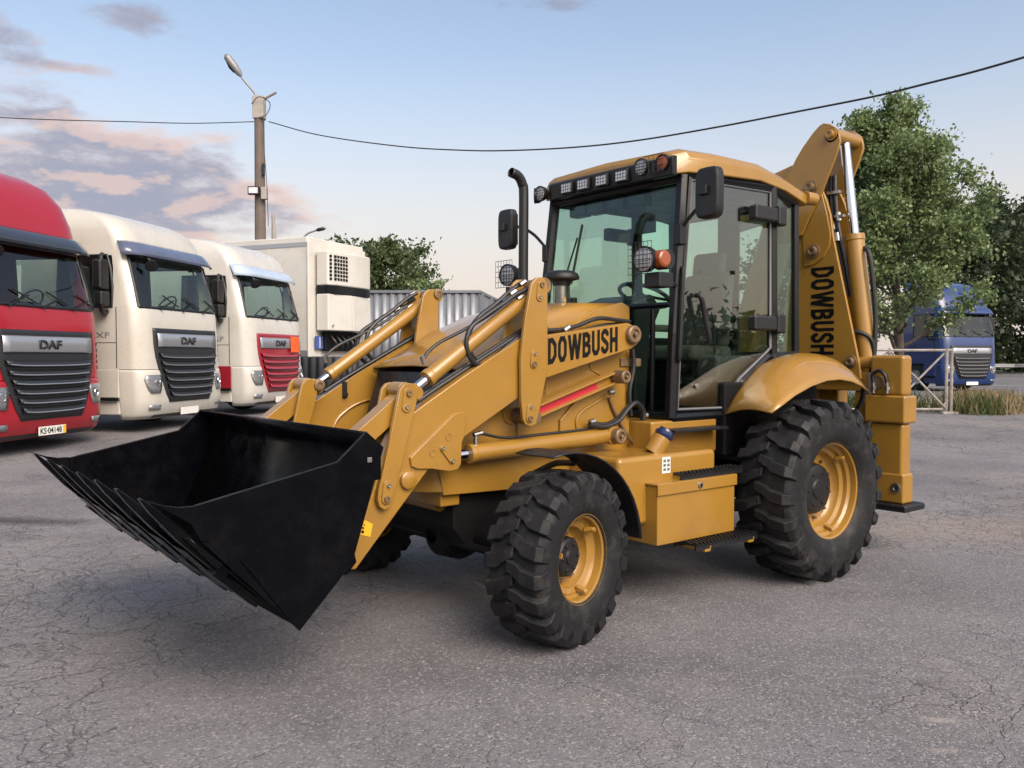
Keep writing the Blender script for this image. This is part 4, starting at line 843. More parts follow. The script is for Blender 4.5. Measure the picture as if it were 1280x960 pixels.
# ---- front mudguards
mg = MB(); arc = []
for k in range(13):
    a = R(108 - k * 8.2); rr_ = 0.575; arc.append((2.34 - math.cos(math.pi - a) * -rr_ * -1 if False else 2.36 - math.sin(R(k * 8.4 - 14)) * 0.56, 0.477 + math.cos(R(k * 8.4 - 14)) * 0.575))
mg.loft([[(x, y, z) for x, z in arc] for y in (0.86, 0.90, 1.16, 1.185)], closed=False)
both(mg, 'mudguard', BLKP, solid=0.008, smooth=50, fix=False)
both(MB().tube(spline([(2.05, 0.50, 0.85), (2.05, 0.70, 0.93), (2.08, 0.90, 0.955)]), 0.02, 8), 'mudguard_stay', BLKP)

# ---- tank, tool box, steps
tk = part(MB().box(0.80, 1.75, 0.36, 0.95, 0.52, 0.96), 'fuel_tank', YEL, bevel=0.035, seg=4)
part(MB().tube([(1.30, 0.82, 0.95), (1.235, 0.85, 1.055)], 0.062, 20), 'filler_neck', YEL, tk, bevel=0.004)
part(MB().lathe([(0, 0.058), (0.012, 0.066), (0.030, 0.066), (0.04, 0.054), (0.058, 0.05), (0.064, 0.0)], (1.235, 0.85, 1.055), (-0.06, 0.03, 0.1), 20), 'filler_cap', CAP, tk, smooth=40)
part(MB().box(1.275, 1.355, 0.9505, 0.9525, 0.835, 0.94), 'label', WHT, tk)
for k in range(6): part(MB().box(1.283 + (k % 2) * 0.036, 1.308 + (k % 2) * 0.036, 0.9526, 0.953, 0.85 + (k // 2) * 0.028, 0.868 + (k // 2) * 0.028), 'label_print', GREYP, tk)
tb = part(MB().box(0.725, 1.505, 0.60, 1.048, 0.40, 0.775), 'tool_box', YEL, bevel=0.008)
part(MB().prism([(0.60, 0.776), (0.60, 0.792), (1.062, 0.792), (1.062, 0.716), (1.0495, 0.716), (1.0495, 0.776)], 'x', 0.715, 1.515), 'lid', YEL, tb, bevel=0.006)
part(MB().lathe([(0, 0.02), (0.008, 0.02), (0.010, 0.014), (0.010, 0)], (1.11, 1.0621, 0.752), (0, 1, 0), 18), 'latch', STL, tb)
part(MB().lathe([(0.010, 0.009), (0.013, 0.009), (0.013, 0)], (1.11, 1.0621, 0.752), (0, 1, 0), 6), 'keyhole', INK, tb)
part(MB().box(0.72, 1.74, -0.95, -0.36, 0.45, 0.95), 'hydraulic_tank', YEL, bevel=0.035, seg=4)
def step(name, x0, x1, y0, y1, z):
    o = part(MB().box(x0, x1, y0, y0 + 0.018, z - 0.035, z).box(x0, x1, y1 - 0.018, y1, z - 0.035, z), name, BLKP, bevel=0.002)
    m = MB(); k = int((x1 - x0) / 0.036)
    for i in range(k):
        x = x0 + 0.018 + i * (x1 - x0) / k
        m.prism([(y0, z - 0.01), (y0, z + 0.012), (y0 + (y1 - y0) * 0.12, z + 0.018), (y0 + (y1 - y0) * 0.25, z + 0.004), (y0 + (y1 - y0) * 0.5, z + 0.016), (y0 + (y1 - y0) * 0.75, z + 0.004), (y1 - (y1 - y0) * 0.12, z + 0.018), (y1, z + 0.012), (y1, z - 0.01)], 'x', x - 0.007, x + 0.007)
    part(m, 'tread_teeth', BLKP, o)
    return o
step('boarding_step', 0.62, 1.26, 0.93, 1.035, 0.825)
step('boarding_step', 0.60, 1.25, 0.96, 1.15, 0.385)
for x in (0.68, 1.14): part(MB().box(x - 0.03, x + 0.03, 0.55, 1.155, 0.335, 0.352).box(x - 0.03, x - 0.022, 0.55, 1.155, 0.335, 0.37), 'step_bracket', YEL, bevel=0.002)
part(MB().box(0.50, 1.20, 0.30, 0.72, 0.90, 1.15), 'cab_mount', YEL, bevel=0.02)
part(MB().box(0.55, 1.12, 0.62, 0.86, 1.075, 1.095), 'floor_step', BLKP, bevel=0.004)
part(MB().box(-0.75, 0.45, 0.36, 0.75, 0.86, 1.40), 'inner_wheel_arch', DRK, bevel=0.02)
part(MB().box(-0.75, 0.45, -0.75, -0.36, 0.86, 1.40), 'inner_wheel_arch', DRK, bevel=0.02)

# ---- rear fenders
st_in = [(0.447, 1.168), (0.33, 1.30), (0.20, 1.41), (0.047, 1.515), (-0.14, 1.570), (-0.30, 1.592), (-0.48, 1.590), (-0.66, 1.565), (-0.82, 1.51)]
st_out = [(0.572, 1.215), (0.45, 1.262), (0.30, 1.322), (0.10, 1.382), (-0.10, 1.418), (-0.28, 1.424), (-0.44, 1.405), (-0.57, 1.372), (-0.68, 1.325)]
fr_ = []
for (xi, zi), (xo, zo) in zip(st_in, st_out):
    ring = []
    for k in range(10):
        f = k / 9; y = 0.73 + 0.50 * f; drop = f ** 2.2
        zmid = zi * (1 - drop) + (zo) * drop + 0.045 * math.sin(math.pi * min(1, f * 1.02)) 
        ring.append((xi * (1 - f) + xo * f, y, zmid))
    fr_.append(ring)
m = MB().loft(fr_, closed=False); both(m, 'rear_fender', YEL, solid=0.012, smooth=70, fix=False)
both(MB().tube(spline([(-0.66, 1.20, 1.36), (-0.72, 1.15, 1.25), (-0.75, 1.05, 1.10)]), 0.02, 8), 'fender_stay', BLKP)

# ---- rear frame, kingpost, stabilisers
for b_ in ((-1.40, -1.24, -0.90, 0.90, 1.30, 1.46), (-1.40, -1.24, -0.90, 0.90, 0.64, 0.80), (-1.38, -1.26, -0.93, -0.80, 0.80, 1.30), (-1.38, -1.26, 0.78, 0.90, 0.80, 1.30)): part(MB().box(*b_), 'rear_frame', YEL, bevel=0.012)
for s in (1, -1):
    nm = 'near' if s > 0 else 'far'
    def sb(x0, x1, y0, y1, z0, z1): return MB().box(x0, x1, y0, y1, z0, z1) if s > 0 else MB().box(x0, x1, -y1, -y0, z0, z1)
    o = part(sb(-1.345, -1.20, 0.945, 1.235, 1.27, 1.60), 'stabiliser_leg', YEL, bevel=0.03, seg=3)
    part(sb(-1.375, -1.17, 0.915, 1.262, 1.05, 1.275), 'sleeve', YEL, o, bevel=0.02, seg=3)
    part(sb(-1.345, -1.20, 0.945, 1.235, 0.60, 1.05), 'inner_tube', YEL, o, bevel=0.03, seg=3)
    part(sb(-1.355, -1.19, 0.985, 1.25, 0.40, 0.645), 'foot_block', YEL, o, bevel=0.02, seg=3)
    part(sb(-1.45, -1.12, 0.98, 1.305, 0.345, 0.40), 'foot_pad', BLKP, o, bevel=0.015)
    m = MB(); yy = 1.19 * s; m.lathe([(0, 0.04), (0.012, 0.04), (0.016, 0.032), (0.016, 0.022), (0.006, 0.02), (0.006, 0)], (-1.192, yy, 0.53), (1, 0, 0), 20); part(m, 'foot_pin', STL, o)
    m = MB(); m.lathe([(0, 0.05), (0.03, 0.05), (0.03, 0)], (-1.20, 1.03 * s, 1.38), (1, 0, 0), 20); part(m, 'cylinder_pin', PIN, o)
    for yy, zz in ((1.0, 1.29), (1.115, 1.29)):
        part(MB().tube([(-1.165, yy * s, zz), (-1.165, yy * s, zz + 0.09)], 0.016, 10).tube([(-1.165, yy * s, zz + 0.03), (-1.165, yy * s, zz + 0.055)], 0.024, 6), 'hose_fitting', STL, o)
    part(MB().tube(spline([(-1.165, 1.0 * s, 1.37), (-1.16, 0.995 * s, 1.44), (-1.16, 1.05 * s, 1.475), (-1.16, 1.10 * s, 1.44), (-1.165, 1.115 * s, 1.37)]), 0.016, 8), 'hydraulic_hose', HOSE, o)
# the excavator boom, folded up and swung across the back
BM = empty('boom'); BM.parent = LD; tag(BM, 'excavator boom folded upright behind the cab')
lower = [(0.490, 3.027), (0.534, 2.930), (0.573, 2.798), (0.602, 2.602), (0.848, 1.542)] + [(0.87, 1.40), (0.10, 1.40), (0.15, 2.2), (0.25, 2.62)]
for b_ in (MB().prism(lower, 'x', -1.23, -1.20), MB().prism(lower, 'x', -1.52, -1.49), MB().box(-1.489, -1.231, 0.42, 0.46, 1.45, 2.9)): part(b_, 'boom_plate', YEL, BM, bevel=0.006)
upper = [(0.200, 3.225), (0.259, 3.326), (0.325, 3.413), (0.421, 3.516), (0.482, 3.565), (0.519, 3.580), (0.579, 3.562), (0.632, 3.521), (0.669, 3.453), (0.677, 3.399), (0.649, 3.310), (0.521, 3.016), (0.429, 2.857), (0.320, 2.652)] + [(0.20, 2.60), (0.05, 2.85), (0.10, 3.10)]
part(MB().prism(upper, 'x', -1.19, -1.16), 'dipper_plate', YEL, BM, bevel=0.006)
part(MB().prism([(y + 0.0, z) for y, z in upper], 'x', -1.56, -1.53), 'dipper_plate', YEL, BM, bevel=0.006)
db = [(0.332, 2.400), (0.314, 2.640), (0.391, 2.777), (0.492, 3.011), (0.543, 2.827), (0.583, 2.638), (0.577, 2.544), (0.518, 2.440), (0.426, 2.386), (0.333, 2.372)]
part(MB().prism(db, 'x', -1.20, -1.186), 'pivot_doubler', YEL, BM, bevel=0.005)
def xpin(y, z, r, x=-1.16, t=0.05, mat=PIN, name='boom_pin'):
    part(MB().lathe([(-0.02, r * 1.5), (0.012, r * 1.5), (0.012, r), (t, r), (t, r * 0.5), (t - 0.01, r * 0.45), (t - 0.01, 0)], (x, y, z), (1, 0, 0), 20), name, mat, BM, bevel=0.002)
xpin(*[(0.600, 3.468)][0], 0.035, mat=YEL); xpin(*[(0.428, 2.503)][0], 0.04, x=-1.186); xpin(*[(0.411, 3.052)][0], 0.04, mat=PIN); xpin(*[(0.781, 1.546)][0], 0.035, x=-1.20)
part(MB().cyl((-1.16, 0.60, 3.465), (-1.56, 0.60, 3.465), 0.062, 20), 'pin_tube', YEL, BM)
ca, cb = Vector((-1.36, 0.60, 3.465)), Vector((-1.36, 0.84, 1.52)); cm = ca.lerp(cb, 0.43)
bo = part(MB().lathe([(0, 0), (0, 0.085), (0.05, 0.085), (0.055, 0.078), ((cb - cm).length - 0.02, 0.078), ((cb - cm).length, 0.06), ((cb - cm).length, 0)], cm, cb - cm, 24), 'boom_cylinder', YEL, BM, bevel=0.004)
part(MB().tube([ca, cm.lerp(cb, 0.05)], 0.042, 18), 'piston_rod', CHR, bo)
part(MB().tube(spline([cm + Vector((0.0, 0.09, -0.12)), cm + Vector((0.02, 0.14, -0.16)), cm + Vector((0.02, 0.17, -0.3)), cm + Vector((0, 0.20, -0.7)), cm + Vector((0.02, 0.20, -1.05)), cm + Vector((0.05, 0.16, -1.3))]), 0.020, 10), 'hydraulic_hose', HOSE, bo)
part(MB().tube(spline([cm + Vector((0.09, 0.0, -0.88)), cm + Vector((0.10, 0.08, -0.83)), cm + Vector((0.05, 0.18, -0.88)), cm + Vector((0.02, 0.20, -1.0)), cm + Vector((0.02, 0.19, -1.2))]), 0.018, 10), 'hydraulic_hose', HOSE, bo)
part(MB().box(-1.37, -1.33, 0.70, 0.74, 2.48, 2.53), 'port', STL, bo)
for k, y in enumerate((0.50, 0.535, 0.57)):
    part(MB().tube(spline([(-1.30, y - 0.02, 3.15), (-1.28, y, 2.95), (-1.28, y + 0.03, 2.7), (-1.30, y + 0.09, 2.4), (-1.32, y + 0.14, 2.1)]), 0.018, 8), 'hydraulic_hose', HOSE, BM)
part(MB().box(-1.30, -1.25, 0.48, 0.62, 2.985, 3.01), 'hose_clamp', STL, BM); part(MB().box(-1.30, -1.25, 0.52, 0.66, 2.78, 2.80), 'hose_clamp', STL, BM)
for k, (y, z) in enumerate(((0.55, 2.75), (0.59, 2.65), (0.60, 2.82))): part(MB().tube([(-1.27, y, z), (-1.27, y + 0.01, z - 0.07)], 0.024, 8), 'hose_fitting', STL, BM)
stroke_text('DOWBUSH', (-1.1985, 0.395, 2.36), (0, 0.006, -0.75), (0, 1, 0), 0.755, 0.22, INK, BM)
part(MB().box(-1.56, -1.40, 0.05, 0.55, 0.75, 1.45).cyl((-1.5, 0.3, 0.7), (-1.5, 0.3, 1.55), 0.12, 20), 'kingpost', YEL, BM, bevel=0.02)
part(MB().prism([(-0.65, 3.1), (0.2, 3.3), (0.1, 2.9), (-0.6, 2.8)], 'x', -1.52, -1.22), 'dipper_back', YEL, BM, bevel=0.02)
dip = MB(); dip.prism([(0.15, 3.15), (-0.05, 3.1), (-0.75, 1.0), (-0.62, 0.9), (-0.45, 1.0)], 'x', -1.50, -1.25); part(dip, 'dipper_arm', YEL, BM, bevel=0.02)
hb = MB(); hb.prism([(-0.62, 0.95), (-0.80, 1.15), (-1.0, 1.05), (-1.02, 0.65), (-0.80, 0.45), (-0.45, 0.42), (-0.42, 0.50), (-0.70, 0.62), (-0.78, 0.78)], 'x', -1.66, -1.20); part(hb, 'digging_bucket', BLK, BM, bevel=0.01)
pc0 = [(0.710, 1.424), (0.903, 1.527)]
part(MB().cyl((-1.27, 0.55, 1.515), (-1.27, 0.95, 1.545), 0.05, 18), 'swing_cylinder', YEL, BM, bevel=0.004)

# ---- cab
CB = empty('cab'); CB.parent = LD; tag(CB, 'black framed glazed driver cab with yellow roof')
def pillar(pts, r=0.035, name='pillar', mat=CABK, w=None):
    m = MB(); m.tube(pts, r, 6); return part(m, name, mat, CB, smooth=0, bevel=0.006)
HW = 0.70
for s in (1, -1):
    pillar([(0.985, HW * s, 1.16), (0.955, HW * s, 1.75), (0.835, (HW - 0.03) * s, 2.86)], 0.045)
    pillar([(-0.20, HW * s, 1.56), (-0.175, HW * s, 2.90)], 0.042)
    pillar([(-0.60, (HW - 0.06) * s, 1.40), (-0.57, (HW - 0.06) * s, 2.84)], 0.035)
    pillar([(0.985, HW * s, 1.165), (0.38, HW * s, 1.165), (0.20, HW * s, 1.40), (-0.12, HW * s, 1.585), (-0.60, (HW - 0.06) * s, 1.605)], 0.035, 'sill')
    pillar([(0.84, (HW - 0.03) * s, 2.86), (-0.17, HW * s, 2.89), (-0.58, (HW - 0.06) * s, 2.82)], 0.035, 'roof_rail')
for z, x in ((2.84, 0.84), (1.17, 0.985)): pillar([(x, -HW, z), (x, HW, z)], 0.035, 'crossbar')
for z in (2.82, 1.6): pillar([(-0.59, -HW + 0.06, z), (-0.59, HW - 0.06, z)], 0.035, 'crossbar')
pillar([(0.955, 0.50, 1.20), (0.95, 0.50, 1.93)], 0.022, 'mullion'); pillar([(0.95, -0.66, 1.95), (0.95, 0.66, 1.95)], 0.022, 'mullion')
part(MB().box(-0.60, 0.98, -HW, HW, 1.10, 1.16), 'floor', CABK, CB, bevel=0.01)
# glazing
def pane(name, quad, mat, parent=CB, th=0.006):
    m = MB(); m.add(quad, [tuple(range(len(quad)))]); return part(m, name, mat, parent, smooth=0, solid=th, fix=False)
pane('windshield', [(0.97, -0.66, 1.20), (0.97, 0.66, 1.20), (0.945, 0.66, 1.93), (0.945, -0.66, 1.93)], CGL)
pane('windshield', [(0.945, -0.66, 1.96), (0.945, 0.66, 1.96), (0.845, 0.64, 2.82), (0.845, -0.64, 2.82)], CGL)
pane('rear_window', [(-0.59, 0.62, 1.63), (-0.59, -0.62, 1.63), (-0.585, -0.62, 2.80), (-0.585, 0.62, 2.80)], CGL)
for s in (1, -1):
    pane('quarter_window', [(-0.24, 0.695 * s, 1.62), (-0.57, 0.645 * s, 1.62), (-0.55, 0.645 * s, 2.80), (-0.21, 0.695 * s, 2.86)], CGL)
    d_ = empty('door'); d_.parent = CB
    pl = [(0.935, 1.22), (0.41, 1.215), (0.245, 1.42), (-0.10, 1.625), (-0.145, 1.66), (-0.125, 2.84), (0.80, 2.82), (0.905, 1.75)]
    m = MB(); m.add([(x, 0.712 * s, z) for x, z in pl], [tuple(range(8))]); part(m, 'door_glass', DGL, d_, smooth=0, solid=0.006, fix=False)
    m = MB(); ring = [Vector((x, 0.716 * s, z)) for x, z in pl]; m.tube(ring + [ring[0]], 0.011, 6); part(m, 'door_seal', STL if False else GREYP, d_)
    m = MB(); ring2 = [Vector((x, 0.705 * s, z)) for x, z in pl]; cen = sum(ring2, Vector()) / 8; m.tube([p.lerp(cen, -0.012) for p in ring2 + [ring2[0]]], 0.022, 6); part(m, 'door_frame', CABK, d_)
    m = MB(); m.tube(spline([(0.76, 0.725 * s, 2.02), (0.745, 0.765 * s, 2.0), (0.70, 0.765 * s, 1.86), (0.655, 0.765 * s, 1.72), (0.65, 0.725 * s, 1.69)]), 0.019, 10); part(m, 'door_handle', BLKP, d_)
    for zz in (2.66, 1.84):
        m = MB().box(-0.20, 0.10, 0.0, 0.075, -0.05, 0.05) if False else MB()
        y0, y1 = (0.722, 0.80) if s > 0 else (-0.80, -0.722)
        m.box(-0.12, 0.16, y0, y1, zz - 0.055, zz + 0.055).box(-0.235, -0.13, min(y0, y1) * 1.0, max(y0, y1) * 1.0, zz - 0.075, zz + 0.075)
        part(m, 'door_hinge', BLKP, d_, bevel=0.018, seg=3)
    part(MB().lathe([(0, 0.02), (0.01, 0.02), (0.012, 0)], (0.73, 0.716 * s, 1.38), (0, s, 0), 14), 'door_lock', STL, d_)
# grab rail along the front pillar
for s in (1, -1): part(MB().tube(spline([(0.96, 0.735 * s, 1.55), (0.975, 0.77 * s, 1.62), (0.93, 0.76 * s, 2.15), (0.90, 0.73 * s, 2.2)]), 0.014, 8), 'grab_rail', BLKP, CB)
# roof
rr_ = []
for (x, w, zt, zb) in ((0.955, 0.60, 2.985, 2.86), (0.93, 0.68, 3.02, 2.85), (0.84, 0.735, 3.045, 2.865), (0.50, 0.745, 3.06, 2.885), (0.03, 0.745, 3.06, 2.905), (-0.30, 0.74, 3.00, 2.87), (-0.64, 0.715, 2.93, 2.80), (-0.68, 0.68, 2.90, 2.81)):
    rr_.append([(x, w, zb), (x, w, zb + (zt - zb) * 0.55), (x, w - 0.035, zt - 0.025), (x, w - 0.10, zt), (x, 0, zt + 0.02), (x, -w + 0.10, zt), (x, -w + 0.035, zt - 0.025), (x, -w, zb + (zt - zb) * 0.55), (x, -w, zb)])
RF = part(MB().loft(rr_, closed=True, cap0=True, cap1=True), 'roof', YEL, CB, bevel=0.012, smooth=30)
for s in (1, -1): part(MB().tube([(-0.62, 0.70 * s, 2.86), (-0.73, 0.72 * s, 2.855)], [0.055, 0.05], 14), 'roof_lug', YEL, RF, bevel=0.006)
part(MB().prism([(0.958, 2.975), (0.985, 2.955), (0.975, 2.84), (0.93, 2.835), (0.93, 2.975)], 'y', -0.585, 0.70), 'light_panel', CABK, RF, bevel=0.006)
for y in (-0.355, -0.17, 0.03, 0.235):
    o = part(MB().box(0.975, 1.005, y - 0.062, y + 0.062, 2.855, 2.945), 'work_light', BLKP, RF, bevel=0.006)
    part(MB().box(1.0055, 1.009, y - 0.052, y + 0.052, 2.865, 2.935), 'lens', LENS, o)
    g = MB()
    for k in range(5): g.box(1.009, 1.0115, y - 0.052 + k * 0.026 - 0.0012, y - 0.052 + k * 0.026 + 0.0012, 2.865, 2.935)
    for k in range(4): g.box(1.009, 1.0115, y - 0.052, y + 0.052, 2.865 + k * 0.0233 - 0.0012, 2.865 + k * 0.0233 + 0.0012)
    part(g, 'lamp_grid', BLKP, o)
def round_lamp(loc, r, face, mat, parent=RF, name='round_lamp', deep=0.06):
    o = part(MB().lathe([(-deep, r * 0.6), (-deep * 0.5, r * 0.95), (0, r), (0.012, r), (0.012, r * 0.9), (0.004, r * 0.88)], loc, face, 24).lathe([(-deep, r * 0.6), (-deep, 0)], loc, face, 24), name, BLKP, parent, smooth=45)
    part(MB().lathe([(0.004, r * 0.88), (0.012, r * 0.5), (0.014, 0)], loc, face, 24), 'lens', mat, o, smooth=60)
    if mat is LENS:
        g = MB(); loc_ = Vector(loc); f = Vector(face).normalized(); u = f.cross(Vector((0, 0, 1))).normalized(); w = u.cross(f)
        for k in range(-2, 3):
            a = k * r * 0.34; l = math.sqrt(max(0.0, (r * 0.86) ** 2 - a * a))
            g.tube([loc_ + f * 0.016 + u * a - w * l, loc_ + f * 0.016 + u * a + w * l], 0.0022, 4); g.tube([loc_ + f * 0.016 + w * a - u * l, loc_ + f * 0.016 + w * a + u * l], 0.0022, 4)
        part(g, 'lamp_grid', BLKP, o)
    return o
round_lamp((0.985, 0.415, 2.935), 0.062, (1, 0, 0), LENS); round_lamp((0.985, 0.615, 2.935), 0.056, (1, 0.1, 0), AMB)
round_lamp((1.01, -0.655, 2.90), 0.060, (1, 0.1, 0), LENS); round_lamp((0.99, -0.735, 2.895), 0.062, (0.7, -0.7, 0), AMB)
for s in (1, -1):
    g = MB(); x0 = 1.02
    for k in range(5): g.tube([(x0, s * (0.47 + k * 0.045), 2.87), (x0, s * (0.47 + k * 0.045), 2.99)], 0.0025, 4)
    for k in range(4): g.tube([(x0, s * 0.47, 2.87 + k * 0.04), (x0, s * 0.65, 2.87 + k * 0.04)], 0.0025, 4)
    if s > 0: part(g, 'lamp_guard', BLKP, RF)
# work lamps with indicators beside the windshield
for s in (1, -1):
    o = part(MB().box(1.10, 1.24, 0.68 * 1, 0.82, 2.05, 2.15) if s > 0 else MB().box(1.10, 1.24, -0.82, -0.68, 2.05, 2.15), 'lamp_bracket', BLKP, CB, bevel=0.01)
    part(MB().tube([(0.95, 0.70 * s, 2.08), (1.13, 0.74 * s, 2.10)], 0.022, 8), 'bracket_arm', BLKP, o)
    round_lamp((1.29, 0.725 * s, 2.235), 0.088, (1, 0.12, 0), LENS, CB, 'head_lamp', 0.09)
    part(MB().tube([(1.21, 0.735 * s, 2.235), (1.21, 0.838 * s, 2.235), (1.21, 0.85 * s, 2.235)], [0.060, 0.060, 0.045], 20), 'indicator_lamp', AMB, CB, bevel=0.006)
    part(MB().tube([(1.165, 0.735 * s, 2.235), (1.165, 0.835 * s, 2.235)], 0.066, 20), 'indicator_housing', BLKP, CB, bevel=0.006)
    g = MB(); x0 = 1.33
    for k in range(7): g.tube([(x0, s * (0.62 + k * 0.035), 2.135), (x0, s * (0.62 + k * 0.035), 2.345)], 0.0022, 4)
    for k in range(6): g.tube([(x0, s * 0.62, 2.135 + k * 0.042), (x0, s * 0.83, 2.135 + k * 0.042)], 0.0022, 4)
    part(g, 'lamp_guard', BLKP, CB)
# mirrors
for s in (1, -1):
    y = 1.055 * s
    m = MB(); rings = []
    for (x, w, h) in ((1.065, 0.082, 0.150), (1.055, 0.094, 0.165), (1.00, 0.096, 0.168), (0.975, 0.075, 0.145)):
        rings.append([(x - 0.05 * 0 + 0.02 * math.cos(a) * 0, y + math.copysign(abs(math.cos(a)) ** 0.4, math.cos(a)) * w, 2.655 + math.copysign(abs(math.sin(a)) ** 0.4, math.sin(a)) * h) for a in [2 * math.pi * k / 24 for k in range(24)]])
    o = part(m.loft(rings, True, True, True), 'mirror', BLKP, CB, bevel=0.004, smooth=50)
    part(MB().add([(0.972, y - 0.07, 2.53), (0.972, y + 0.07, 2.53), (0.972, y + 0.07, 2.78), (0.972, y - 0.07, 2.78)], [(0, 1, 2, 3)]), 'mirror_glass', CHR, o, smooth=0)
    part(MB().tube(spline([(0.89, 0.715 * s, 2.47), (0.90, 0.76 * s, 2.52), (0.90, 0.86 * s, 2.60), (0.93, 0.95 * s, 2.66), (0.97, 1.0 * s, 2.68)]), 0.013, 8), 'mirror_arm', BLKP, o)
    part(MB().box(1.06, 1.09, y - 0.05, y + 0.02, 2.64, 2.70), 'mirror_clamp', BLKP, o, bevel=0.006)
    part(MB().box(0.87, 0.94, 0.70 * s - 0.02, 0.70 * s + 0.04, 2.36, 2.50), 'mirror_mount', BLKP, o, bevel=0.01)
# wiper
part(MB().tube([(0.955, -0.36, 2.02), (0.935, -0.42, 2.25), (0.905, -0.33, 2.52)], 0.008, 6).tube([(0.93, -0.375, 2.16), (0.89, -0.29, 2.62)], 0.010, 6), 'wiper', BLKP, CB)
part(MB().box(0.93, 0.97, -0.43, -0.30, 1.97, 2.05), 'wiper_motor', BLKP, CB, bevel=0.008)
# inside: seat, dashboard, steering wheel, levers, visor lamps
sx = -0.05
s_ = part(MB().box(sx - 0.26, sx + 0.26, -0.25, 0.25, 1.55, 1.68), 'seat', SEAT, CB, bevel=0.05, seg=4)
part(MB().prism([(sx - 0.24, 1.66), (sx - 0.10, 1.66), (sx - 0.20, 2.28), (sx - 0.31, 2.28)], 'y', -0.24, 0.24), 'backrest', SEAT, s_, bevel=0.045, seg=4)
part(MB().prism([(sx - 0.29, 2.26), (sx - 0.20, 2.26), (sx - 0.23, 2.46), (sx - 0.31, 2.46)], 'y', -0.16, 0.16), 'headrest', SEAT, s_, bevel=0.04, seg=4)
part(MB().box(sx - 0.2, sx + 0.2, -0.2, 0.2, 1.16, 1.55), 'seat_base', DRK, s_, bevel=0.02)
for yy in (-0.31, 0.31): part(MB().box(sx - 0.2, sx + 0.18, yy - 0.04, yy + 0.04, 1.80, 1.86), 'armrest', SEAT, s_, bevel=0.02)
part(MB().prism([(0.90, 1.20), (0.90, 2.0), (0.70, 2.06), (0.60, 1.95), (0.72, 1.75), (0.76, 1.20)], 'y', -0.28, 0.28), 'dashboard', BLKP, CB, bevel=0.03, seg=3)
sw = MB(); cs = Vector((0.56, 0.06, 2.06)); ax_ = Vector((-0.45, 0, 1)).normalized(); u = Vector((0, 1, 0)); w = ax_.cross(u)
sw.tube([cs + (u * math.cos(a) + w * math.sin(a)) * 0.20 for a in [2 * math.pi * k / 28 for k in range(29)]], 0.016, 8)
for a in (0.5, 2.6, 4.7): sw.tube([cs, cs + (u * math.cos(a) + w * math.sin(a)) * 0.2], 0.013, 6)
sw.tube([cs, cs - ax_ * 0.35], 0.035, 10); part(sw, 'steering_wheel', BLKP, CB)
part(MB().box(-0.30, 0.40, -0.62, -0.36, 1.16, 1.75), 'side_console', BLKP, CB, bevel=0.03)
part(MB().box(-0.10, 0.35, 0.40, 0.60, 1.16, 1.60), 'side_console', GREYP, CB, bevel=0.03)
for (x, y) in ((0.30, -0.50), (0.22, -0.44), (0.25, 0.50)): part(MB().tube([(x, y, 1.6), (x + 0.03, y, 1.95)], 0.010, 6).lathe([(0, 0.0), (0.0, 0.02), (0.04, 0.028), (0.07, 0.0)], (x + 0.03, y, 1.93), (0, 0, 1), 12), 'control_lever', BLKP, CB)
part(MB().box(-0.55, 0.80, -0.62, 0.62, 2.80, 2.84), 'headliner', BLKP, CB, bevel=0.01)
for y in (-0.50, -0.30, -0.08, 0.14): part(MB().box(0.74, 0.84, y, y + 0.17, 2.70, 2.795), 'ceiling_speaker', BLKP, CB, bevel=0.015)
part(MB().tube([(0.82, 0.28, 2.78), (0.80, 0.28, 2.62)], 0.01, 6).box(0.76, 0.80, 0.18, 0.36, 2.50, 2.62), 'cab_mirror', BLKP, CB, bevel=0.012)
part(MB().box(-0.58, -0.55, -0.11, 0.11, 1.6, 2.8), 'rear_post', BLKP, CB, bevel=0.01)

# ------------------------------------------------------------------ lorries
GRL = material('grille_dark', (0.016, 0.018, 0.022), 0.4)
SILV = material('silver_trim', (0.42, 0.44, 0.47), 0.3, metal=0.7)
TGL = glass('truck_glass', (0.60, 0.72, 0.66), ior=1.7)
HLAMP = material('headlamp', (0.22, 0.23, 0.24), 0.12, metal=0.5, coat=0.9, bump=0.01, bscale=35)
PLATE = material('number_plate', (0.66, 0.66, 0.62), 0.4)
INTER = material('cab_interior', (0.20, 0.19, 0.17), 0.8)
ORNG = material('orange_plate', (0.72, 0.11, 0.02), 0.4)
def front_x(z, tall):
    T = [(0.20, -0.08), (0.28, 0.02), (0.50, 0.06), (0.95, 0.04), (1.0, 0.02), (1.5, 0.0), (1.93, -0.03), (1.99, -0.05), (2.3, -0.12), (2.6, -0.20), (2.80, -0.26), (2.90, -0.28)]
    T += [(3.22, -0.36), (3.52, -0.50), (3.76, -0.70), (3.92, -1.0), (4.02, -1.40), (4.06, -1.8)] if tall else [(3.05, -0.32), (3.22, -0.40), (3.38, -0.54), (3.50, -0.78), (3.58, -1.15), (3.63, -1.6)]
    for (a, b), (c, d) in zip(T[:-1], T[1:]):
        if a <= z <= c: return b + (d - b) * (z - a) / (c - a)
    return T[-1][1]
def half_w(z, tall):
    T = [(0.2, 1.18), (0.35, 1.235), (0.9, 1.245), (2.0, 1.245), (2.8, 1.205), (2.95, 1.195)] + ([(3.52, 1.18), (3.86, 1.11), (4.02, 0.98), (4.06, 0.86)] if tall else [(3.22, 1.18), (3.42, 1.13), (3.58, 0.98), (3.63, 0.86)])
    for (a, b), (c, d) in zip(T[:-1], T[1:]):
        if a <= z <= c: return b + (d - b) * (z - a) / (c - a)
    return T[-1][1]
RX, RY = 0.23, 0.38
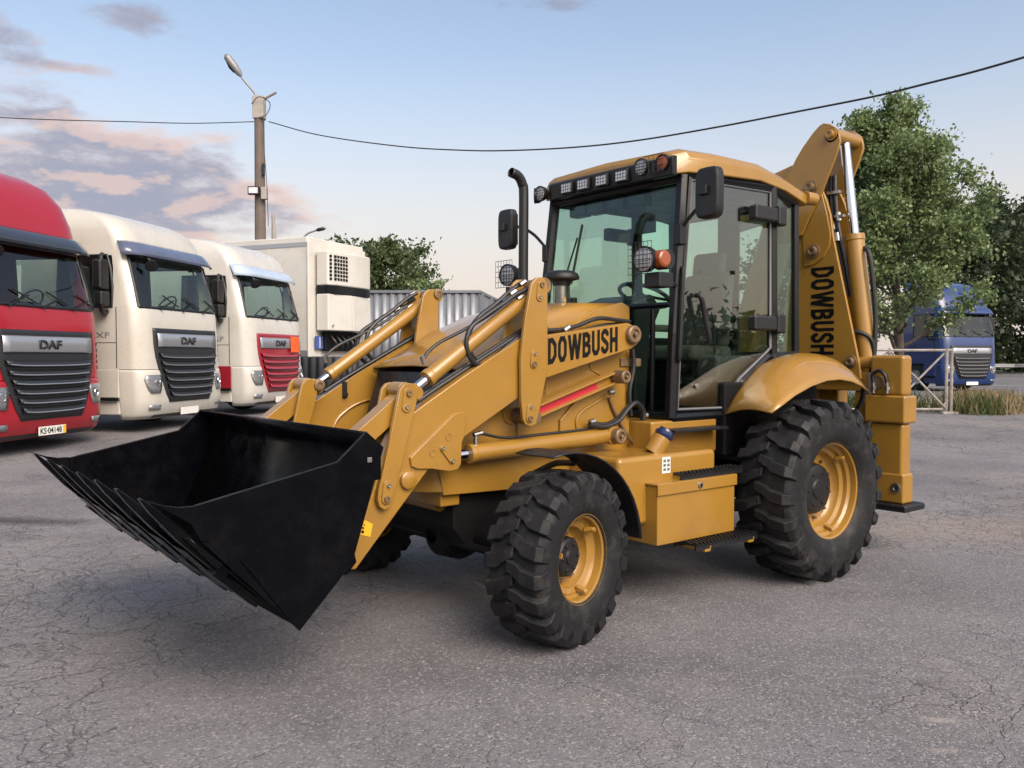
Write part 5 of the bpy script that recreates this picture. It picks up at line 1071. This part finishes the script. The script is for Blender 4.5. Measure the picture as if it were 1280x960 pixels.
def fpt(y, z, tall, off=0.0):
    w = half_w(z, tall); ay = abs(y); x = front_x(z, tall); k = ay - (w - RY)
    if k <= 0: return Vector((x + off, y, z))
    k = min(k / RY, 0.999); th = math.asin(k); n = Vector((math.cos(th) / RX, math.copysign(math.sin(th) / RY, y), 0)).normalized()
    return Vector((x - RX * (1 - math.sqrt(1 - k * k)), y, z)) + n * off
SIDE_X = [-2.15, -1.62, -1.48, -1.0, -0.50, -0.42, -0.38]
def row(z, tall, back=None):
    w = half_w(z, tall); x0 = front_x(z, tall); out = []
    bk = -2.15; shift = 0.0
    xs = [max(min(x, x0 - RX - 0.02 - 0.01 * (6 - i)), bk) for i, x in enumerate(SIDE_X)]
    right = [(x, -w, z) for x in xs]
    for k in range(7): th = math.pi / 2 * (1 - k / 6); right.append((x0 - RX * (1 - math.cos(th)), -(w - RY) - RY * math.sin(th), z))
    mid = [(x0, -(w - RY) + 2 * (w - RY) * k / 8, z) for k in range(1, 8)]
    return right + mid + [(x, -y, zz) for x, y, zz in reversed(right)]
def truck(label, loc, rz, paint, grille_mat, visor_mat, tall=False, slat_mat=None, panel_mat=None, plate_text=None, orange=False, group=None, detail=True, size=1.0):
    T = empty('lorry', loc, rz); T.scale = (size, size, size); tag(T, label, 'lorry', group)
    zs = [1.0, 1.25, 1.5, 1.93, 1.99, 2.3, 2.6, 2.80, 2.90] + ([3.22, 3.52, 3.76, 3.92, 4.02, 4.06] if tall else [3.05, 3.22, 3.38, 3.50, 3.58, 3.63])
    rows = [row(z, tall) for z in zs]; n = len(rows[0]); shell = MB(); gw = MB(); gs = [MB(), MB()]
    shell.v = [p for r_ in rows for p in r_]
    def q(i, k): return (i * n + k, i * n + k + 1, (i + 1) * n + k + 1, (i + 1) * n + k)
    for i in range(len(rows) - 1):
        for k in range(n - 1):
            win = 4 <= i <= 6
            if win and 10 <= k <= n - 12: gw.add([shell.v[j] for j in q(i, k)], [(0, 1, 2, 3)])
            elif win and 2 <= k <= 3: gs[0].add([shell.v[j] for j in q(i, k)], [(0, 1, 2, 3)])
            elif win and n - 5 <= k <= n - 4: gs[1].add([shell.v[j] for j in q(i, k)], [(0, 1, 2, 3)])
            else: shell.f.append(q(i, k))
    shell.f.append(tuple(range((len(rows) - 1) * n, len(rows) * n)))
    shell.f += [(i * n, (i + 1) * n, (i + 1) * n + n - 1, i * n + n - 1) for i in range(len(rows) - 1)]
    cabo = shell.build('cab_body', paint, T, smooth=38, fix=False)
    def weld(mb, name, mat):
        o = mb.build(name, mat, T, smooth=60, fix=False)
        bm = bmesh.new(); bm.from_mesh(o.data); bmesh.ops.remove_doubles(bm, verts=bm.verts, dist=0.001); bm.to_mesh(o.data); bm.free(); return o
    wsn = weld(gw, 'windscreen', TGL)
    for g in gs: weld(g, 'side_window', TGL)
    # rubber seals
    ys = [fpt(y, 0, tall).y for y in ()]
    w_lo, w_hi = half_w(1.99, tall) - RY + RY * math.sin(math.pi / 4), half_w(2.80, tall) - RY + RY * math.sin(math.pi / 4)
    loop = [fpt(-w_lo + 2 * w_lo * k / 16, 1.985, tall, 0.004) for k in range(17)] + [fpt(w_hi - 2 * w_hi * k / 16, 2.805, tall, 0.004) for k in range(17)]
    MB().tube(loop + [loop[0]], 0.022, 6).build('windscreen_seal', BLKP, T, fix=False)
    for s in (-1, 1):
        lp = [Vector((x, s * (half_w(z, tall) + 0.003), z)) for x, z in ((-1.48, 1.99), (-0.50, 1.99), (-0.50, 2.3), (-0.54, 2.6), (-0.60, 2.80), (-1.48, 2.80), (-1.48, 2.4))]
        MB().tube(lp + [lp[0]], 0.02, 6).build('window_seal', BLKP, T, fix=False)
        for x in (-1.62, -0.44):
            MB().tube([Vector((x, s * (half_w(z, tall) - 0.003), z)) for z in (1.02, 1.5, 1.98)], 0.009, 5).build('door_gap', DRK, T, fix=False)
        MB().tube([Vector((x, s * (half_w(1.42, tall) - 0.003), 1.42)) for x in (-1.62, -0.44)], 0.007, 5).build('door_gap', DRK, T, fix=False)
        MB().box(-1.56, -1.36, s * 1.245 - 0.02, s * 1.245 + 0.02, 1.60, 1.66).build('door_handle', BLKP, T, bevel=0.01)
        # mirrors
        mo = MB().box(-0.62, -0.46, s * 1.47 - 0.11, s * 1.47 + 0.11, 2.24, 2.70).build('mirror', BLKP, T, bevel=0.04, seg=3)
        MB().box(-0.61, -0.46, s * 1.45 - 0.105, s * 1.45 + 0.105, 1.98, 2.22).build('wide_mirror', BLKP, mo, bevel=0.04, seg=3)
        MB().tube(spline([(-0.60, s * 1.22, 1.92), (-0.58, s * 1.34, 1.88), (-0.55, s * 1.44, 1.93), (-0.54, s * 1.46, 2.1)]), 0.035, 8).build('mirror_arm', BLKP, mo); MB().tube(spline([(-0.66, s * 1.20, 2.78), (-0.60, s * 1.34, 2.80), (-0.55, s * 1.44, 2.75), (-0.54, s * 1.46, 2.6)]), 0.03, 8).build('mirror_arm', BLKP, mo)
        # step panel, fender, wheel
        pm = panel_mat or paint
        MB().box(-0.95, -0.405, s * 1.225 - 0.03, s * 1.225 + 0.0, 0.55, 1.0).build('step_panel', pm, T, bevel=0.015)
        MB().box(-0.92, -0.405, s * 1.21 - 0.03, s * 1.21 + 0.045, 0.28, 0.50).build('entry_step', paint, T, bevel=0.02)
        MB().box(-0.90, -0.41, s * 1.20 - 0.1, s * 1.256, 0.505, 0.545).build('entry_step_recess', DRK, T)
        arch = MB(); arch.loft([[(-1.42 + math.cos(R(a)) * 0.58, s * y, 0.50 + math.sin(R(a)) * 0.56) for a in range(-5, 190, 13)] for y in (0.85, 1.235)], closed=False); arch.build('wheel_arch', BLKP, T, solid=0.02, fix=False)
        for x, rr_ in ((-1.42, 0.50), (-5.2, 0.50)):
            if x < -2 and not detail: continue
            wh = empty('wheel', (x, s * 1.04, 0.50)); wh.parent = T
            MB().lathe([(-0.15, 0.28), (-0.155, 0.40), (-0.13, 0.48), (-0.10, 0.50), (0.10, 0.50), (0.13, 0.48), (0.155, 0.40), (0.15, 0.28)], (0, 0, 0), (0, 1, 0), 40).build('tyre', RUB, wh)
            MB().lathe([(0.15 * s, 0.285), (0.11 * s, 0.26), (0.05 * s, 0.24), (0.03 * s, 0.17), (0.13 * s, 0.13), (0.14 * s, 0.0)], (0, 0, 0), (0, 1, 0), 28).build('rim', SILV, wh)
    # bumper
    br = []
    for z in (0.20, 0.28, 0.50, 0.75, 0.95, 0.992):
        rw = row(z, tall); br.append(rw[5:-5])
    bmp = MB().loft(br, closed=False); bmp.build('bumper', paint, T, smooth=45, fix=False, solid=0.04)
    # grille, slats, badge bar
    def gw_(z): return 0.94 if z > 1.30 else (0.60 + (0.94 - 0.60) * max(0, (z - 0.46) / 0.84) ** 0.75)
    gz_ = [0.46, 0.60, 0.80, 1.0, 1.2, 1.4, 1.62, 1.66]
    gr = MB(); gr.loft([[fpt(-gw_(z) + 2 * gw_(z) * k / 14, z, tall, 0.016) for k in range(15)] for z in gz_], closed=False); gr.build('grille', grille_mat, T, smooth=40, fix=False, solid=0.012)
    for j in range(6):
        zc = 1.20 - j * 0.125; hw_ = gw_(zc) - 0.07
        sl = MB(); sl.loft([[fpt(-hw_ + 2 * hw_ * k / 12, zc + dz + 0.02 * ((2 * k / 12 - 1) ** 4), tall, of) for k in range(13)] for dz, of in ((0.045, 0.018), (0.02, 0.062), (-0.018, 0.070), (-0.03, 0.018))], closed=False)
        so = sl.build('grille_slat', grille_mat, T, smooth=35, fix=False, solid=0.006)
        if slat_mat: MB().tube([fpt(-hw_ * 0.94 + 2 * hw_ * 0.94 * k / 12, zc - 0.018 + 0.02 * ((2 * k / 12 - 1) ** 4), tall, 0.074) for k in range(13)], 0.008, 5).build('slat_trim', slat_mat, so, fix=False)
    bb_ = MB(); bb_.loft([[fpt(-0.87 + 1.74 * k / 12, z, tall, of) for k in range(13)] for z, of in ((1.355, 0.03), (1.375, 0.045), (1.56, 0.045), (1.58, 0.03))], closed=False)
    bo_ = bb_.build('badge_bar', SILV, T, smooth=40, fix=False, solid=0.008)
    p0 = fpt(0, 1.405, tall, 0.0525); text_mesh('badge_lettering', 'DAF', (p0.x, -0.22, 1.405), (0, 1, 0), (0, 0, 1), 0.44, 0.125, GRL, bo_, bold=0.03, depth=0.006)
    # lamps
    for s in (-1, 1):
        hl = MB(); hl.loft([[fpt(s * (y0 + (y1 - y0) * k / 5), z, tall, 0.012) for k in range(6)] for z, y0, y1 in ((0.62, 0.86, 1.06), (0.70, 0.83, 1.11), (0.84, 0.80, 1.15), (0.91, 0.82, 1.12))], closed=False)
        ho = hl.build('headlight', HLAMP, T, smooth=40, fix=False, solid=0.01)
        c = fpt(s * 0.93, 0.78, tall, 0.022); MB().lathe([(0, 0.065), (0.012, 0.06), (0.016, 0.05), (0.004, 0.045), (0.004, 0)], c, (1, 0.25 * s, 0), 20).build('projector', CHR, ho)
        fg = MB(); fg.loft([[fpt(s * (0.84 + 0.24 * k / 4), z, tall, 0.014) for k in range(5)] for z in (0.35, 0.43)], closed=False); fg.build('fog_light', HLAMP, T, smooth=40, fix=False, solid=0.008)
        vt = MB()
        for j in range(5): vt.loft([[fpt(s * (1.10 + 0.125 * k / 3), 1.12 + j * 0.085 + dz, tall, 0.006) for k in range(4)] for dz in (0, 0.05)], closed=False)
        if s > 0: vt.build('corner_vent', GRL, T, smooth=0, fix=False)
        MB().box(front_x(3.0, tall) - 0.35, front_x(3.0, tall) - 0.28, s * 0.55 - 0.05, s * 0.55 + 0.05, 3.14 if not tall else 3.40, 3.20 if not tall else 3.46).build('marker_lamp', AMB, T, bevel=0.01)
    # lower dark intake lip
    MB().loft([[fpt(-0.95 + 1.9 * k / 12, z, tall, 0.010) for k in range(13)] for z in (0.215, 0.27)], closed=False).build('bumper_lip', GRL, T, smooth=40, fix=False)
    # visor
    vs = MB(); hv = half_w(2.9, tall) - 0.03
    vs.loft([[fpt(-hv + 2 * hv * k / 24, z, tall, of) for k in range(25)] for z, of in ((3.03, 0.02), (3.0, 0.075), (2.90, 0.13), (2.80, 0.165))], closed=False); vs.build('sun_visor', visor_mat, T, smooth=50, fix=False, solid=0.012)
    # wipers
    for y in (-0.62, 0.02, 0.64):
        a, b = fpt(y, 2.0, tall, 0.03), fpt(y + 0.34, 2.13, tall, 0.03); wp = MB().tube([fpt(y - 0.08, 1.96, tall, 0.035), a, b], 0.014, 5); wp.tube([fpt(y + 0.05, 2.20, tall, 0.03), fpt(y + 0.45, 2.03, tall, 0.03)], 0.012, 5); wp.build('wiper', BLKP, T, fix=False)
    fm = MB().tube([fpt(-0.88, 2.84, tall, 0.05), fpt(-0.86, 2.74, tall, 0.16)], 0.02, 6); c = fpt(-0.86, 2.66, tall, 0.16); fm.lathe([(-0.03, 0.0), (-0.03, 0.09), (0.02, 0.11), (0.03, 0.0)], c, (0.5, -0.4, -0.6), 16); fm.build('front_mirror', BLKP, T)
    # inside the cab
    MB().prism([(-0.20, 1.6), (-0.24, 2.02), (-0.62, 2.06), (-0.72, 1.9), (-0.70, 1.5)], 'y', -1.1, 1.1).build('dashboard', BLKP, T, bevel=0.03)
    for y in (-0.55, 0.55):
        so = MB().box(-1.45, -0.95, y - 0.26, y + 0.26, 1.55, 1.72).build('seat', GREYP, T, bevel=0.05)
        MB().prism([(-1.45, 1.7), (-1.33, 1.7), (-1.42, 2.5), (-1.54, 2.5)], 'y', y - 0.25, y + 0.25).build('backrest', GREYP, so, bevel=0.05)
    MB().box(-2.10, -2.08, -1.15, 1.15, 1.4, 2.85).build('rear_wall', INTER, T)
    MB().box(-2.1, -0.4, -1.2, 1.2, 1.40, 1.44).build('cab_floor', GREYP, T)
    sw = MB(); cc = Vector((-0.72, 0.55, 2.08)); ax = Vector((-0.8, 0, 0.6)); u = Vector((0, 1, 0)); w = ax.cross(u)
    sw.tube([cc + (u * math.cos(t) + w * math.sin(t)) * 0.23 for t in [2 * math.pi * k / 20 for k in range(21)]], 0.016, 6); sw.tube([cc - u * 0.22, cc + u * 0.22], 0.02, 6); sw.build('steering_wheel', BLKP, T)
    # plate, markings, chassis
    px0 = fpt(0, 0.28, tall, 0.03).x
    po = MB().box(px0, px0 + 0.012, -0.27, 0.27, 0.235, 0.355).build('number_plate', PLATE, T, bevel=0.003)
    if plate_text:
        text_mesh('plate_lettering', plate_text, (px0 + 0.0135, -0.245, 0.255), (0, 1, 0), (0, 0, 1), 0.42, 0.08, INK, po, bold=0.015, depth=0.002)
        MB().box(px0 + 0.0121, px0 + 0.0135, 0.205, 0.265, 0.24, 0.35).build('plate_stripe', STICK, po)
    if orange: 
        c = fpt(0.62, 1.45, tall, 0.06).x; MB().box(c, c + 0.012, 0.42, 0.80, 1.28, 1.62).build('hazard_plate', ORNG, T, bevel=0.004)
    text_mesh('model_lettering', 'XF', (-0.80, -half_w(1.5, tall) - 0.004, 1.50), (1, 0, 0), (0, 0, 1), 0.24, 0.085, LAMPG, T, bold=0.0, depth=0.004)
    for b_, nm in (((-6.2, -1.0, -0.45, -0.36, 0.66, 0.94), 'chassis_beam'), ((-6.2, -1.0, 0.36, 0.45, 0.66, 0.94), 'chassis_beam'), ((-5.25, -5.15, -0.9, 0.9, 0.45, 0.55), 'axle'), ((-1.47, -1.37, -0.9, 0.9, 0.42, 0.52), 'axle'), ((-0.9, -0.3, -0.8, 0.8, 0.45, 0.98), 'radiator'), ((-2.0, -0.91, -0.35, 0.35, 0.6, 1.02), 'engine')): MB().box(*b_).build(nm, DRK, T)
    for s in (-1, 1): MB().box(-4.3, -2.6, s * 0.85 - 0.33, s * 0.85 + 0.33, 0.45, 1.05).build('fuel_tank', SILV, T, bevel=0.12, seg=4)
    MB().box(-5.6, -4.7, -0.45, 0.45, 1.0, 1.12).build('fifth_wheel', DRK, T, bevel=0.03)
    return T
RED = material('truck_red', (0.29, 0.007, 0.016), 0.32, coat=0.3, var=0.05, rvar=0.05, dirt=(0.18, 0.02, 0.02), dirt_amt=0.3, dscale=1.5)
DRED = material('truck_wine_red', (0.25, 0.012, 0.025), 0.32, coat=0.4, var=0.08)
CREAM = material('truck_cream', (0.465, 0.450, 0.402), 0.30, coat=0.45, var=0.04, rvar=0.05, dirt=(0.33, 0.29, 0.23), dirt_amt=0.35, dscale=1.3)
CREAM2 = material('truck_pale_cream', (0.48, 0.47, 0.435), 0.30, coat=0.45, var=0.04, rvar=0.05, dirt=(0.33, 0.29, 0.23), dirt_amt=0.35, dscale=1.1)
BLUE = material('truck_blue', (0.008, 0.030, 0.125), 0.30, coat=0.5, var=0.05)
VDARK = material('visor_smoke', (0.02, 0.025, 0.035), 0.12, coat=0.6)
VBLUE = material('visor_blue', (0.07, 0.085, 0.14), 0.15, coat=0.8, var=0.4, vscale=2)
VPALE = material('visor_pale', (0.38, 0.46, 0.58), 0.2, coat=0.8, var=0.15, vscale=2)
def park(px, d): return yard((px - 640) / 1090.73 * d, d)
truck('red high roofed lorry cab at the left edge with chrome grille lines', park(60, 12.6), heading(10), RED, GRL, VDARK, True, SILV, size=1.05, plate_text='KS·04148', group='lorries parked in a row')
truck('cream lorry cab with dark grille between the red lorry and the red grilled one', park(233, 15.9), heading(11), CREAM, GRL, VBLUE, False, LAMPG, size=1.07, group='lorries parked in a row')
truck('cream lorry cab with wine red grille and orange plate next to the white trailer', park(349, 19.6), heading(12), CREAM2, DRED, VPALE, False, DRED, size=1.06, panel_mat=DRED, orange=True, group='lorries parked in a row')
truck('blue lorry standing on the road behind the leafy tree', yard((1214 - 640) / 1090.73 * 31.5, 31.5), heading(72), BLUE, GRL, BLUE, True, LAMPG)

# ------------------------------------------------------------------ refrigerated trailer
TRW = material('trailer_white', (0.54, 0.53, 0.49), 0.42, coat=0.2, var=0.05, vscale=1.2, dirt=(0.34, 0.30, 0.25), dirt_amt=0.45, dscale=0.9)
tn = yard((385 - 640) / 1090.73 * 22.0, 22.0)
trz = heading(24); TR = empty('refrigerated_trailer', tn, trz); tag(TR, 'white box trailer with cooling unit on its front beside the grey fence', 'trailer')
# origin at the near front corner; y grows away from the viewer
MB().box(-13.4, 0, 0.0, 2.5, 1.25, 4.28).build('box_body', TRW, TR, bevel=0.03)
for y in (0.03, 2.47): MB().box(0.0, 0.05, y - 0.06, y + 0.06, 1.25, 4.16).build('corner_post', TRW, TR, bevel=0.015)
MB().box(-13.3, -0.02, -0.012, -0.001, 4.03, 4.14).build('top_rail', SILV, TR); MB().box(-13.3, -0.02, -0.012, -0.001, 1.27, 1.42).build('bottom_rail', SILV, TR)
for k in range(10): MB().box(-13.2 + k * 1.33, -13.18 + k * 1.33, -0.006, -0.001, 1.42, 4.03).build('side_seam', TRW, TR)
U = MB(); U.loft([[(0.055, 0.28, z), (0.42, 0.28, z), (0.50, 0.55, z), (0.52, 1.25, z), (0.50, 1.95, z), (0.42, 2.22, z), (0.055, 2.22, z)] for z in (3.06, 3.95)], closed=True, cap0=True, cap1=True)
u_ = U.build('cooling_unit', TRW, TR, bevel=0.05, seg=3)
MB().loft([[(0.055, 0.29, z), (0.41, 0.29, z), (0.485, 0.56, z), (0.50, 1.25, z), (0.485, 1.94, z), (0.41, 2.21, z), (0.055, 2.21, z)] for z in (2.86, 3.058)], closed=True, cap0=True, cap1=True).build('black_band', CABK, TR)
for ya, yb in ((0.285, 1.235), (1.265, 2.215)): 
    d_ = MB().prism([(0.055, ya), (0.42 if ya < 1 else 0.50, ya), (0.51 if ya < 1 else 0.42, yb), (0.055, yb)], 'z', 1.92, 2.855).build('service_door', TRW, TR, bevel=0.03)
    MB().lathe([(0, 0.03), (0.02, 0.03), (0.02, 0)], (0.46, ya + 0.15, 2.05), (1, -0.1, 0), 12).build('latch', SILV, d_)
g = MB()
for i in range(7):
    for j in range(5):
        y = 0.50 + j * 0.115; x = 0.485 + (y - 0.5) * 0.03; z = 3.20 + i * 0.095; g.box(x, x + 0.03, y - 0.038, y + 0.038, z, z + 0.062)
for i in range(7): z = 3.20 + i * 0.095; g.box(0.40, 0.465, 0.33, 0.40, z, z + 0.062)
tag(g.build('vent_grid', DRK, u_), kind='stuff')
MB().box(0.055, 0.18, 0.5, 2.0, 1.40, 1.90).build('coupling_recess', DRK, TR, bevel=0.03)
for k in range(5): MB().tube(spline([(0.19, 0.7 + k * 0.25, 1.80), (0.34, 0.75 + k * 0.25, 1.6), (0.26, 0.9 + k * 0.2, 1.42)]), 0.028, 6).build('air_line', HOSE, TR)
MB().box(0.056, 0.10, 0.22, 0.52, 1.46, 1.78).build('notice', material('notice_blue', (0.05, 0.09, 0.30), 0.5), TR); MB().box(0.101, 0.104, 0.35, 0.38, 1.48, 1.76).build('notice_stripe', PLATE, TR)
MB().box(-13.2, -2.6, 0.8, 0.92, 1.0, 1.249).build('chassis_beam', DRK, TR); MB().box(-13.2, -2.6, 1.58, 1.7, 1.0, 1.249).build('chassis_beam', DRK, TR)
for y in (0.5, 2.0):
    MB().box(-2.9, -2.7, y - 0.08, y + 0.08, 0.0, 1.2).box(-2.97, -2.63, y - 0.15, y + 0.15, 0.0, 0.04).build('landing_leg', DRK, TR)
    for x in (-9.5, -10.8, -12.1):
        MB().lathe([(-0.17, 0.28), (-0.18, 0.42), (-0.14, 0.5), (0.14, 0.5), (0.18, 0.42), (0.17, 0.28), (0.1, 0.2), (0.1, 0)], (x, y - 0.25 if y < 1 else y + 0.25, 0.5), (0, 1, 0), 30).build('wheel', RUB, TR)

# ------------------------------------------------------------------ gate, guard rail, far lamp, mast
RUST = material('flaking_white_paint', (0.27, 0.255, 0.235), 0.75, var=0.2, vscale=6, dirt=(0.13, 0.06, 0.035), dirt_amt=0.9, dscale=7)
gt0 = yard(6.6, 19.2); G = empty('metal_gate', gt0, heading(0)); tag(G, 'low rusty white metal gate with crossed braces beside the weeds', 'gate')
def gb(a, b, r=0.032, nm='bar'): MB().tube([a, b], r, 6).build(nm, RUST, G, smooth=0)
W2, H2 = 3.05, 1.40
for x in (0.0, 1.70, 2.96, 3.07): gb((x, 0, 0.0), (x, 0, H2 + 0.04), 0.034, 'post')
gb((0, 0, H2), (3.07, 0, H2), 0.03, 'top_rail'); gb((0, 0, 0.10), (2.96, 0, 0.10), 0.03, 'bottom_rail')
for (x0, x1) in ((0.03, 1.67), (1.73, 2.94)): gb((x0, 0.03, 0.12), (x1, 0.03, H2 - 0.05), 0.024, 'brace'); gb((x0, -0.03, H2 - 0.05), (x1, -0.03, 0.12), 0.024, 'brace')
gb((2.99, 0.0, 0.30), (2.86, 0.0, 0.10), 0.03, 'foot'); MB().box(2.84, 3.20, -0.12, 0.12, -0.05, 0.05).build('footing', CONC, G, bevel=0.03)
gr0 = yard(20, 63.4); GR = empty('guard_rail', gr0, heading(0) - 0.06); tag(GR, 'galvanised guard rail along the far side of the road', 'guard rail')
GALV = material('galvanised', (0.42, 0.43, 0.44), 0.45, metal=0.5)
prof = [(0.0, 0.42), (-0.06, 0.48), (0.0, 0.54), (0.0, 0.57), (-0.06, 0.63), (0.0, 0.69)]
for k in range(16):
    MB().loft([[(x, y, z + 0.06) for y, z in prof] for x in (k * 4.0, k * 4.0 + 3.99)], closed=False).build('beam', GALV, GR, smooth=30, fix=False, solid=0.006)
    MB().box(k * 4.0 + 1.9, k * 4.0 + 2.05, 0.01, 0.13, 0, 0.72).build('post', GALV, GR)
sl = yard((380 - 640) / 1090.73 * 58, 58); SLP = empty('street_lamp', sl, heading(0)); tag(SLP, 'distant street lamp with curved arm peeking over the white trailer', 'street lamp')
MB().tube(spline([(0, 0, 0), (0, 0, 5), (0, 0, 8.6), (0.2, 0, 9.3), (0.9, 0, 9.62)]), 0.06, 8).build('post', LAMPG, SLP); MB().tube([(0.85, 0, 9.60), (1.0, 0, 9.64), (1.35, 0, 9.72), (1.5, 0, 9.72)], [0.05, 0.12, 0.12, 0.05], 8).build('lamp_head', BLKP, SLP)
ms = yard((343 - 640) / 1090.73 * 33, 33); MS = empty('mast', ms, heading(0)); tag(MS, 'short pale leaning mast beside the wooden pole above the trailer', 'mast')
MB().tube([(0.15, 0, 0), (0.06, 0, 5.0), (0.0, 0, 6.6)], [0.14, 0.13, 0.06], 8).build('shaft', CONC, MS); MB().box(-0.12, 0.14, -0.1, 0.1, 5.4, 5.6).build('bracket', BLKP, MS, bevel=0.02)
